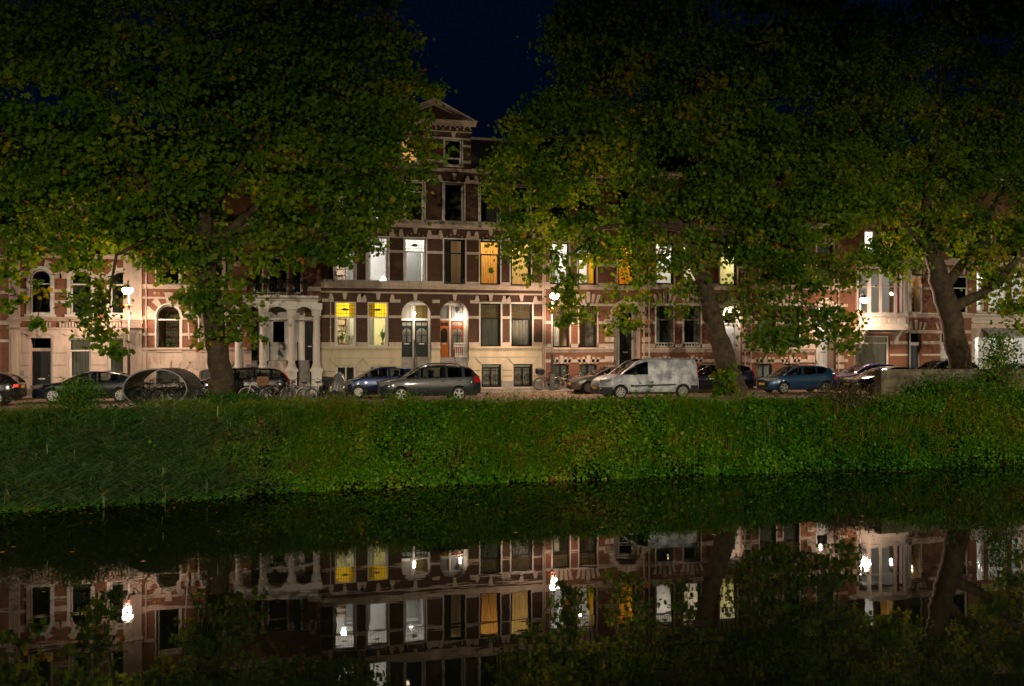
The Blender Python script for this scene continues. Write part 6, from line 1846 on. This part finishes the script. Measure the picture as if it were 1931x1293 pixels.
nl = 0
nl += tree('big plane tree with thick mossy trunk left of the portico', 11, 42.3,
    [(424, 775, 52), (420, 745, 48), (416, 710, 45), (410, 650, 41), (401, 590, 39), (391, 535, 39), (384, 495, 38), (379, 465, 31)],
    [[(386, 500, 28), (360, 455, 20, -.1), (320, 400, 15, -.3), (260, 330, 14, -1.2), (200, 230, 8, -1.5)],
     [(380, 475, 34), (388, 400, 28), (392, 300, 22), (385, 180, 14), (380, 40, 8)],
     [(388, 500, 26), (430, 440, 20, .4), (500, 370, 14, .8), (590, 280, 12, 1), (680, 180, 7, 1)],
     [(384, 480, 24), (350, 420, 18, 1), (300, 370, 12, 1.5), (230, 300, 7, 2)],
     [(395, 400, 20), (450, 320, 14, -.8), (520, 200, 10, -1.2), (560, 60, 6, -1)],
     [(430, 440, 14, .4), (520, 420, 10, .2), (610, 420, 7, 0), (690, 430, 4, 0)],
     [(360, 455, 12, -.3), (280, 450, 9, -1), (220, 480, 6, -1.2), (205, 560, 4, -1.2)]],
    [(420, 60, 300, 170, 0, 4.5, 1), (280, 200, 200, 170, -.5, 4.0, 1), (560, 200, 200, 160, .3, 3.6, 1), (250, 350, 170, 110, 0, 3.6, 1), (470, 350, 190, 110, 0, 3.6, 1), (640, 330, 130, 100, .3, 2.8, .9), (690, 140, 95, 130, .3, 2.6, 1),
     (755, 110, 40, 60, 0, 1.6, .8), (715, 10, 35, 60, 0, 1.6, .8), (820, 160, 55, 26, 0, 1.0, .8), (752, 255, 64, 62, .2, 1.5, 1.3), (790, 300, 28, 50, .2, .8, 1.0), (700, 380, 60, 60, .2, 1.3, .7), (330, 440, 150, 50, .5, 2.6, .8), (560, 440, 140, 40, .3, 2.2, .75), (190, 450, 80, 50, -.8, 1.8, .75), (130, 300, 60, 120, .5, 2.5, .7), (420, -40, 320, 60, 0, 4, .6)],
    [(178, 555, 40, 42, -1, .6, 1.2), (190, 622, 34, 38, -1.1, .4, 1.0), (213, 668, 20, 20, -1.1, .3, .8), (385, 465, 60, 34, -.9, .4, 1.1), (160, 590, 35, 30, -1, .4, .8), (75, 545, 30, 22, -1, .4, .6), (60, 600, 14, 16, -1, .3, .7), (430, 555, 50, 45, -.7, .6, 1.1), (465, 620, 38, 36, -.7, .5, 1.0), (365, 550, 32, 50, -.6, .5, .9), (400, 640, 40, 22, -.7, .3, .8), (650, 465, 70, 28, 0, .6, .9), (690, 430, 40, 50, 0, .6, 1.0), (590, 480, 60, 24, 0, .5, .8), (520, 490, 60, 28, 0, .6, .8), (300, 490, 40, 30, -.4, .5, .8), (740, 330, 30, 60, 0, .5, .9), (300, 470, 60, 30, -.2, .5, .8)])
nl += tree('plane tree whose yellowish crown fills the left edge', 12, 43.2,
    [(-140, 765, 56), (-150, 650, 46), (-150, 520, 42), (-145, 440, 34)],
    [[(-146, 460, 28), (-100, 380, 20), (-40, 300, 12), (30, 200, 7)], [(-146, 460, 28), (-150, 330, 20), (-140, 150, 10)], [(-110, 400, 14), (-30, 400, 10), (60, 430, 6)]],
    [(30, 200, 150, 200, 0, 3.5, .9), (60, 380, 120, 80, 0, 2.6, .9), (-80, 250, 110, 220, 0, 3, .5), (70, 40, 130, 90, 0, 3, .8), (40, 450, 80, 36, 0, 1.6, .7)],
    [(30, 500, 40, 30, -.3, .5, .7), (110, 470, 40, 40, -.3, .5, .8), (20, 560, 22, 30, -.4, .3, .6)])
nl += tree('leaning plane tree with huge crown behind the white van', 13, 43.2,
    [(1390, 760, 50), (1385, 735, 44), (1374, 700, 40), (1358, 645, 36), (1343, 595, 33), (1330, 545, 30), (1317, 500, 28), (1305, 465, 24)],
    [[(1312, 490, 22), (1285, 430, 19, .2), (1230, 350, 20, .5), (1160, 270, 13, .8), (1080, 180, 7, 1)],
     [(1306, 470, 22), (1310, 390, 19), (1320, 290, 16), (1330, 150, 13), (1330, 20, 8)],
     [(1318, 500, 20), (1370, 440, 17, -.3), (1440, 370, 14, -.6), (1520, 280, 12, -.8), (1600, 180, 7, -1)],
     [(1285, 430, 16, .2), (1210, 420, 11, -.2), (1130, 430, 7, -.4), (1080, 480, 4, -.4)],
     [(1370, 440, 16, -.3), (1450, 450, 12, -.6), (1540, 480, 8, -.8), (1600, 540, 5, -.8)],
     [(1230, 350, 12, .5), (1120, 340, 9, .4), (1020, 320, 6, .3), (930, 345, 3, .2)]],
    [(1330, 60, 270, 170, 0, 4.5, 1), (1170, 150, 140, 150, .4, 3.2, 1), (1110, 60, 70, 90, .3, 2.0, .9), (1010, 215, 62, 40, .3, 1.5, .9), (1080, 260, 130, 90, .2, 2.6, .9), (1000, 320, 100, 50, 0, 1.6, .85), (920, 345, 45, 22, 0, .8, .8), (1110, 385, 160, 62, 0, 2.4, .65), (1330, 300, 220, 140, 0, 4, 1), (1520, 200, 190, 160, -.3, 3.8, 1),
     (1480, 370, 200, 90, -.4, 3.2, .95), (1650, 150, 110, 150, -.4, 2.6, .9), (1620, 330, 110, 90, -.5, 2.4, .8), (1300, 430, 170, 50, 0, 2.6, .8), (1260, 470, 95, 36, -.3, 1.2, .5), (1430, 495, 110, 36, -.8, 1.4, .5), (1545, 515, 80, 42, -.8, 1.2, .5), (1480, 470, 170, 45, -.5, 2.2, .8), (1330, -60, 320, 70, 0, 4, .6), (960, 390, 40, 40, 0, .8, .7), (1590, 60, 60, 90, -.3, 2, .8)],
    [(1065, 460, 60, 28, -.3, .6, .6), (990, 450, 50, 40, -.1, .5, .9), (1000, 510, 22, 26, -.2, .3, .8), (1075, 540, 36, 40, -.4, .4, 1.0), (1085, 585, 34, 24, -.4, .3, .9), (1060, 605, 16, 16, -.4, .3, .8), (1140, 475, 55, 34, -.3, .5, .55), (1185, 550, 36, 40, -.4, .4, .7), (1170, 605, 30, 26, -.4, .3, .9), (1205, 500, 46, 36, -.3, .5, .5),
     (1270, 500, 50, 36, -.4, .5, .55), (1300, 560, 34, 44, .6, .5, .7), (1410, 560, 50, 50, .8, .6, .8), (1450, 630, 44, 34, -.8, .4, .9), (1500, 560, 60, 44, -.8, .6, .9), (1560, 600, 56, 44, -.8, .5, 1.0), (1590, 640, 30, 24, -.8, .3, .9), (1490, 630, 44, 28, -.8, .4, .9), (1600, 500, 60, 30, -.7, .5, .9), (1368, 705, 18, 34, -.9, .3, 1.2), (1352, 735, 22, 14, -.9, .3, 1.0), (1650, 480, 40, 22, -.7, .4, .8)])
nl += tree('plane tree with low spreading branches behind the quay wall', 14, 42.6,
    [(1822, 760, 52), (1817, 735, 45), (1812, 690, 41), (1800, 630, 40), (1788, 585, 40), (1776, 545, 37), (1766, 505, 33), (1757, 475, 30)],
    [[(1785, 588, 26), (1815, 570, 21, -.2), (1850, 555, 18, -.5), (1885, 525, 15, -.8), (1925, 480, 11, -1), (1990, 420, 7, -1)],
     [(1776, 548, 24), (1800, 515, 19, .3), (1822, 488, 16, .5), (1850, 430, 12, .8), (1900, 340, 7, 1)],
     [(1760, 485, 26), (1745, 430, 22), (1750, 340, 16), (1770, 200, 10), (1780, 60, 6)],
     [(1760, 485, 18), (1738, 458, 13, -.3), (1700, 420, 9, -.5), (1650, 370, 5, -.6)]],
    [(1820, 130, 160, 180, .4, 3.6, .9), (1890, 300, 140, 130, .4, 3.2, .9), (1740, 300, 110, 110, .4, 2.8, .8), (1720, 420, 110, 40, 0, 1.8, .8), (1850, 440, 110, 45, 0, 2, .8), (1990, 200, 120, 250, 0, 3, .5), (1940, 480, 60, 50, -.5, 1.3, .8), (1900, 60, 120, 110, .4, 3, .8)],
    [(1690, 460, 60, 30, -.3, .6, .9), (1700, 500, 50, 22, -.3, .4, .8), (1890, 540, 44, 40, -.7, .5, .9), (1920, 590, 36, 30, -.8, .4, .9), (1860, 500, 40, 26, -.3, .5, .8), (1780, 440, 50, 36, -.3, .5, .9)])

# ---- weeds over the bank
rg = np.random.default_rng(77)
XL, XR = -13.0, 42.0
def vnoise(x, y, s_, seed):
    r1 = np.random.default_rng(seed); g = r1.random((64, 64))
    u, v = x/s_, y/s_
    i, j = np.floor(u).astype(int), np.floor(v).astype(int); fu, fv = u-i, v-j
    fu, fv = fu*fu*(3-2*fu), fv*fv*(3-2*fv)
    a, b_, c, d = g[i % 64, j % 64], g[(i+1) % 64, j % 64], g[i % 64, (j+1) % 64], g[(i+1) % 64, (j+1) % 64]
    return (a*(1-fu)+b_*fu)*(1-fv)+(c*(1-fu)+d*fu)*fv
NP = 13500
X_ = rg.uniform(XL, XR, NP); yw = YWf(X_)-.12; Y_ = yw+(YV-.8-yw)*rg.random(NP)**1.25
verge = Y_ > YB+.6
# the trodden verge stays mostly bare
keep = ~verge | (rg.random(NP) < np.clip(.75-(Y_-YB-.6)*.35, .05, 1)*np.where(X_ > 19, .25, .8))
keep &= rg.random(NP) < np.clip((vnoise(X_, Y_, 1.5, 21)*.6+vnoise(X_, Y_, .6, 22)*.4-.24)*3.2, .28, 1)
X_, Y_ = X_[keep], Y_[keep]; NP = len(X_)
cl = vnoise(X_, Y_, 2.6, 2)
rad = (.13+.42*vnoise(X_, Y_, 1.1, 1)*cl+.14*rg.random(NP))*np.where(Y_ > YB-.2, .6, 1.0)
rad = rad*np.clip(.55+.95*vnoise(X_, Y_, 3.1, 52), .6, 1.45)
hgt = rad*rg.uniform(.5, 2.2, NP)*np.where(Y_ > YB-.2, .55, 1.0)
zb = bank_z(X_, np.maximum(Y_, YWf(X_)-.05))
tb = -.08+.55*vnoise(X_, Y_, 2.6, 4)+.36*vnoise(X_, Y_, .9, 5)+rg.normal(0, .10, NP)
big = vnoise(X_, Y_, 3.9, 51)
tb = tb+.40*(big-.5)
tb = np.where(Y_ < YWf(X_)+.6, tb*.75+.12, tb)
lsz = rg.uniform(.08, .19, NP)
nlv = np.clip((rad*rad*470/(lsz/.09)**2), 14, 75).astype(int)
idx = np.repeat(np.arange(NP), nlv); n_ = len(idx)
d = unit(rg.normal(0, 1, (n_, 3))); d[:, 2] = np.abs(d[:, 2])*1.0-.15; d[:, 1] -= .25; d = unit(d)
q = rg.uniform(.72, 1.08, n_)
pos = np.stack([X_[idx]+d[:, 0]*rad[idx]*q, Y_[idx]+d[:, 1]*rad[idx]*q, zb[idx]+.04+np.maximum(d[:, 2], -.05)*hgt[idx]*q], 1)
ax = rg.normal(0, 1, (n_, 3))*.8+d*.4; ax[:, 2] -= .25
nr = d*.6+np.array([0, -.15, .65])+rg.normal(0, .32, (n_, 3))
tt = np.clip(tb[idx]+rg.normal(0, .08, n_), 0, 1)
o = leaf_object('bank_weeds', pos, lsz[idx]*rg.uniform(.7, 1.25, n_), ax, nr, tt, LEAF4, M['weed'], origin=(0, 36, 0), width=1.35)
tag(o, 'dense green weeds covering the canal bank', 'weeds', kind='stuff')
# upright nettle-like stems in patches
NT = 9000
Xt = rg.uniform(XL, XR, NT); Yt = YWf(Xt)+.1+(YB-YWf(Xt))*rg.random(NT)
keep = rg.random(NT) < np.clip((vnoise(Xt, Yt, 2.4, 8)-.30)*1.9, .04, 1)*np.where(Xt < -1, .25, 1)
Xt, Yt = Xt[keep], Yt[keep]; NT = len(Xt)
ht = rg.uniform(.40, 1.25, NT)*np.clip(.4+.8*vnoise(Xt, Yt, 3.1, 9), 0, 1.1)
zt_ = bank_z(Xt, Yt)
kk = (8+ht*24).astype(int); idx = np.repeat(np.arange(NT), kk); n_ = len(idx)
u = rg.random(n_)**.8
a_ = rg.uniform(0, 6.283, n_)
lx, ly = rg.normal(0, .10, NT), rg.normal(-.10, .10, NT)
rr_ = .10*(1.05-u)+.02
pos = np.stack([Xt[idx]+lx[idx]*u*u+rr_*.3*np.cos(a_), Yt[idx]+ly[idx]*u*u+rr_*.3*np.sin(a_), zt_[idx]+.05+ht[idx]*u], 1)
ax = np.stack([np.cos(a_), np.sin(a_), rg.normal(-.25, .25, n_)], 1)
nr = np.stack([.5*np.cos(a_), .5*np.sin(a_)-.3, np.ones(n_)], 1)
tv = np.clip(rg.normal(.62, .14, NT)+(rg.random(NT) < .20)*.36, 0, 1)
o = leaf_object('nettles', pos, (.05+.09*(1-u))*rg.uniform(.8, 1.2, n_), ax, nr, np.clip(tv[idx]+rg.normal(0, .06, n_), 0, 1), LEAF4, M['weed'], origin=(0, 36, 0), width=.9)
tag(o, 'upright nettle stems standing in patches on the bank', 'nettles', kind='stuff')
# stems and seed heads of the tall ones, with fine leaves standing up along the edge
NE = 2600
Xe = rg.uniform(XL, 30, NE); Ye = rg.normal(YB+.35, .45, NE); he = rg.uniform(.2, .75, NE)*np.clip(.25+1.1*vnoise(Xe, Ye, 1.7, 41), .2, 1)*np.where(Xe > 21, .55, 1)
ze = bank_z(Xe, Ye)
k = 16; idx = np.repeat(np.arange(NE), k); n_ = len(idx); u = np.tile(np.linspace(.1, 1, k), NE)
a_ = rg.uniform(0, 6.28, n_)
bend = rg.normal(0, .3, NE)
pos = np.stack([Xe[idx]+bend[idx]*he[idx]*u*u, Ye[idx], ze[idx]+he[idx]*u], 1)
ax = np.stack([np.cos(a_)*.9, np.sin(a_)*.9, np.full(n_, .75)], 1)
nr = rg.normal(0, 1, (n_, 3))
o = leaf_object('edge_herbs', pos, rg.uniform(.05, .12, n_), ax, nr, np.clip(rg.normal(.62, .15, n_), 0, 1), LEAF4, M['weed'], origin=(0, 38, 0), width=.45)
tag(o, 'thin feathery herbs along the top edge of the bank', 'herbs', kind='stuff')

# ---- reeds on the left
def blades(name, bases, tips_dir, length, width, tint, mat, droop):
    n_ = len(bases); seg = 5
    us = np.linspace(0, 1, seg)
    d = unit(tips_dir)
    v = []
    side = unit(np.stack([-d[:, 1], d[:, 0], np.zeros(n_)], 1)+1e-6)
    for i, q in enumerate(us):
        c = bases+d*(length*q)[:, None]; c[:, 2] -= droop*length*q**2.2
        w_ = width*(.55+.9*q)*(1-q)**.6+.0015
        v.append(c+side*w_[:, None]); v.append(c-side*w_[:, None])
    v = np.stack(v, 1)           # n, 2*seg, 3
    K = 2*seg
    q = np.array([[2*i, 2*i+1, 2*i+3, 2*i+2] for i in range(seg-1)])
    f = (np.arange(n_)[:, None, None]*K+q[None]).reshape(-1, 4)
    me = bpy.data.meshes.new(name)
    me.vertices.add(n_*K); me.vertices.foreach_set('co', (v.reshape(-1, 3)-np.array((0, 32, 0))).astype(np.float32).ravel())
    me.loops.add(f.size); me.loops.foreach_set('vertex_index', f.astype(np.int32).ravel())
    me.polygons.add(len(f)); me.polygons.foreach_set('loop_start', np.arange(0, f.size, 4, dtype=np.int32))
    a_ = me.attributes.new('tint', 'FLOAT', 'POINT'); a_.data.foreach_set('value', np.repeat(tint.astype(np.float32), K))
    me.materials.append(mat); me.update(calc_edges=True)
    o = bpy.data.objects.new(name, me); col.objects.link(o); o.location = (0, 32, 0)
    return o
rg = np.random.default_rng(9)
NR = 1700
xr = np.concatenate([rg.uniform(-14, -3.0, NR-520), rg.normal(-2.2, 1.9, 520)]); yr = YWf(xr)-.7+3.4*rg.random(NR)**1.3
yr = np.where(rg.random(NR) < .2, rg.uniform(35.5, YB+.4, NR), yr)
hr = rg.uniform(.7, 1.5, NR); zr = np.maximum(bank_z(xr, yr), WZ-.05)
nb = 9
idx = np.repeat(np.arange(NR), nb); u = np.tile(np.linspace(.15, 1, nb), NR)
lean = rg.normal(-.12, .15, NR)
base = np.stack([xr[idx]+lean[idx]*hr[idx]*u, yr[idx]-.25*hr[idx]*u**2, zr[idx]+hr[idx]*u], 1)
aa = np.where(rg.random(len(idx)) < .72, rg.normal(np.pi*.95, .5, len(idx)), rg.normal(0.2, .6, len(idx)))
td = np.stack([np.cos(aa), np.sin(aa)*.5-.45, rg.uniform(.35, 1.0, len(idx))], 1)
o = blades('reeds', base, td, rg.uniform(.5, .95, len(idx)), rg.uniform(.015, .026, len(idx)), np.clip(rg.normal(.45, .22, len(idx))+(rg.random(NR) < .03)[idx]*.5, 0, 1), M['reed'], .55)
tag(o, 'arching grey green reeds leaning over the water at the left', 'reeds', kind='stuff')

# ---- long grass between the weeds
NG = 9000
xg = rg.uniform(XL, XR, NG); yg = YWf(xg)+(YB+.5-YWf(xg))*rg.random(NG)
kg = rg.random(NG) < np.clip((vnoise(xg, yg, 2.0, 31)-.25)*2.2, .08, 1)
xg, yg = xg[kg], yg[kg]; NG = len(xg)
zg_ = bank_z(xg, yg); nb = 11
idx = np.repeat(np.arange(NG), nb); n_ = len(idx)
base = np.stack([xg[idx]+rg.normal(0, .07, n_), yg[idx]+rg.normal(0, .07, n_), zg_[idx]+.02], 1)
aa = rg.uniform(0, 6.283, n_)
td = np.stack([np.cos(aa)*.38, np.sin(aa)*.30-.12, np.ones(n_)], 1)
tg = np.clip(rg.normal(.55, .2, NG), 0, 1)
o = blades('long_grass', base, td, rg.uniform(.45, 1.15, n_)*np.where(yg > YB-.4, .5, 1.0)[idx], rg.uniform(.008, .015, n_), np.clip(tg[idx]+rg.normal(0, .08, n_), 0, 1), M['weed'], .35)
tag(o, 'long grass blades growing between the weeds of the bank', 'grass', kind='stuff')
# ---- leaves and scum floating on the water below the bank
n_ = 420
xw_ = rg.uniform(-10, 38, n_); yw_ = YWf(xw_)-.25-np.abs(rg.normal(0, .8, n_))-(rg.random(n_) < .25)*rg.uniform(0, 12, n_)
o = leaf_object('floating_leaves', np.stack([xw_, yw_, np.full(n_, WZ+.012)], 1), rg.uniform(.05, .15, n_), np.stack([rg.normal(0, 1, n_), rg.normal(0, 1, n_), np.zeros(n_)], 1), np.stack([rg.normal(0, .03, n_), rg.normal(0, .03, n_), np.ones(n_)], 1), rg.random(n_), LEAF12, M['fallen'], fold=0, origin=(0, 25, 0))
tag(o, 'small leaves floating on the dark canal water', 'leaves', kind='stuff')

# ---- shrubs
def shrub(label, seed, px, py, rx, ry, Y_, n_, mat, size, tmpl=LEAF6, tint=.45, up=0.0, stems=9, ground=None):
    rg = np.random.default_rng(seed); rr = random.Random(seed)
    c = at(px, py, Y_); q = mpp(px, Y_); rxm, rym = rx*q, ry*q
    gz = float(bank_z(np.array(c.x), np.array(Y_)))
    t_ = thing('shrub', label, 'shrub', (c.x, Y_, gz), world=True, group='shrubs on the bank')
    nc = max(6, n_//28)
    d = unit(rg.normal(0, 1, (nc, 3))); r_ = rg.uniform(.2, 1, nc)**.5
    cc = np.array(c)+d*r_[:, None]*np.array([rxm, min(rxm, 1.1), rym])
    cc[:, 2] = np.maximum(cc[:, 2], gz+.1)
    mb = MB()
    for k in range(nc):
        b_ = Vector(cc[k]); a = Vector((c.x+rr.uniform(-.3, .3)*rxm, Y_+rr.uniform(-.2, .2), gz-.05))
        mb.tube([a, a.lerp(b_, .5)+Vector((0, 0, .12)), b_], [.018, .011, .004], 4, cap=False)
    o = mb.build('stems', M['stem'], t_); o['kind'] = 'stuff'
    m_ = n_//nc; sp = .20*min(rxm, rym)+.05
    P = (cc[:, None, :]+rg.normal(0, 1, (nc, m_, 3))*np.array([sp, sp, sp*.8])).reshape(-1, 3)
    k = len(P)
    P[:, 2] = np.maximum(P[:, 2], gz+.02)
    ax = rg.normal(0, 1, (k, 3)); ax[:, 2] += up; nr = rg.normal(0, 1, (k, 3)); nr[:, 2] += .7; nr[:, 1] -= .4
    leaf_object('foliage', P-np.array((c.x, Y_, gz)), size*rg.uniform(.6, 1.3, k), ax, nr, np.clip(rg.normal(tint, .16, k)+np.repeat(rg.normal(0, .1, nc), m_), 0, 1), tmpl, mat, t_)
    return t_
shrub('feathery dark shrub in front of the grey estate car', 31, 757, 768, 34, 30, 38.4, 2600, M['weed'], .07, LEAF4, .55, .8)
shrub('brown drying shrub on the bank top left of the concrete pier', 32, 1588, 768, 70, 46, 38.2, 6000, M['shrub_brown'], .085, LEAF6, .5, .2)
shrub('large dark green bush in front of the quay wall', 33, 1795, 778, 95, 72, 38.6, 8500, M['weed'], .13, LEAF6, .30, .1)
shrub('pale green bush at the foot of the wall by the right edge', 34, 1905, 800, 60, 66, 38.0, 5200, M['weed'], .12, LEAF6, .55, .1)
shrub('bright low bush on the slope below the concrete pier', 35, 1705, 815, 75, 62, 37.2, 6000, M['weed'], .11, LEAF6, .42, .1)
shrub('tall slender sapling rising above the quay wall', 36, 1888, 690, 34, 68, 39.2, 2600, M['weed'], .14, LEAF6, .5, .1)
shrub('low dark shrub round the foot of the left tree', 37, 435, 752, 60, 12, 41.2, 1800, M['weed'], .11, LEAF6, .12, .3)
shrub('willowy shrub hiding the flank of the navy saloon', 38, 150, 745, 42, 28, 38.8, 2600, M['weed'], .10, LEAF4, .45, .6)
shrub('yellow green herbs in front of the bicycle shelter', 39, 330, 765, 70, 10, 39.4, 1700, M['weed'], .09, LEAF6, .72, .4)
shrub('yellow green bushy herbs in front of the row of bicycles', 40, 560, 765, 130, 13, 39.2, 3600, M['weed'], .09, LEAF6, .70, .5)
shrub('low reddish shrub at the corner of the concrete pier', 41, 1655, 790, 26, 26, 38.4, 900, M['shrub_brown'], .09, LEAF6, .75, .2)

# ---- fallen leaves along the kerb and on the road
rg = np.random.default_rng(4)
n_ = 1500
xf = rg.uniform(-12, 40, n_); yf = np.where(rg.random(n_) < .55, YK-.05-np.abs(rg.normal(0, .25, n_)), rg.uniform(38.5, YF-.2, n_))
zf = np.where(yf > YK, PAV+.015, .02)
o = leaf_object('fallen_leaves', np.stack([xf, yf, zf], 1), rg.uniform(.08, .17, n_), np.stack([rg.normal(0, 1, n_), rg.normal(0, 1, n_), np.zeros(n_)], 1), np.stack([rg.normal(0, .25, n_), rg.normal(0, .25, n_), np.ones(n_)], 1), rg.random(n_), LEAF12, M['fallen'], origin=(0, 45, 0))
tag(o, 'fallen yellow leaves scattered along the kerb', 'leaves', kind='stuff')
# ---- litter caught at the water's edge
M['litter'] = pmat('white plastic scrap', (.70, .68, .66), .5, .1, 6)
for k, (px, py, lb) in enumerate(((1248, 884, 'crumpled white scrap lying at the waterline below the van'), (788, 924, 'small white scrap at the waterline left of centre'), (1300, 836, 'torn white paper caught in the weeds below the blue hatchback'))):
    rr = random.Random(50+k)
    p = at(px, py, 34.8 if k < 2 else 36.2); q = Vector((p.x, p.y, float(bank_z(np.array(p.x), np.array(p.y)))+(.05 if k < 2 else .5)))
    if k < 2: q.y = float(YWf(p.x))-.28; q.z = WZ+.02
    mb = MB(); rows = [[(q.x+.05*i+rr.uniform(-.02, .02), q.y+.04*j, q.z+rr.uniform(0, .06)) for i in range(4)] for j in range(3)]
    mb.grid(rows); o = mb.build('litter', M['litter'], loc=q); tag(o, lb, 'litter')
print('TREE LEAVES', nl)
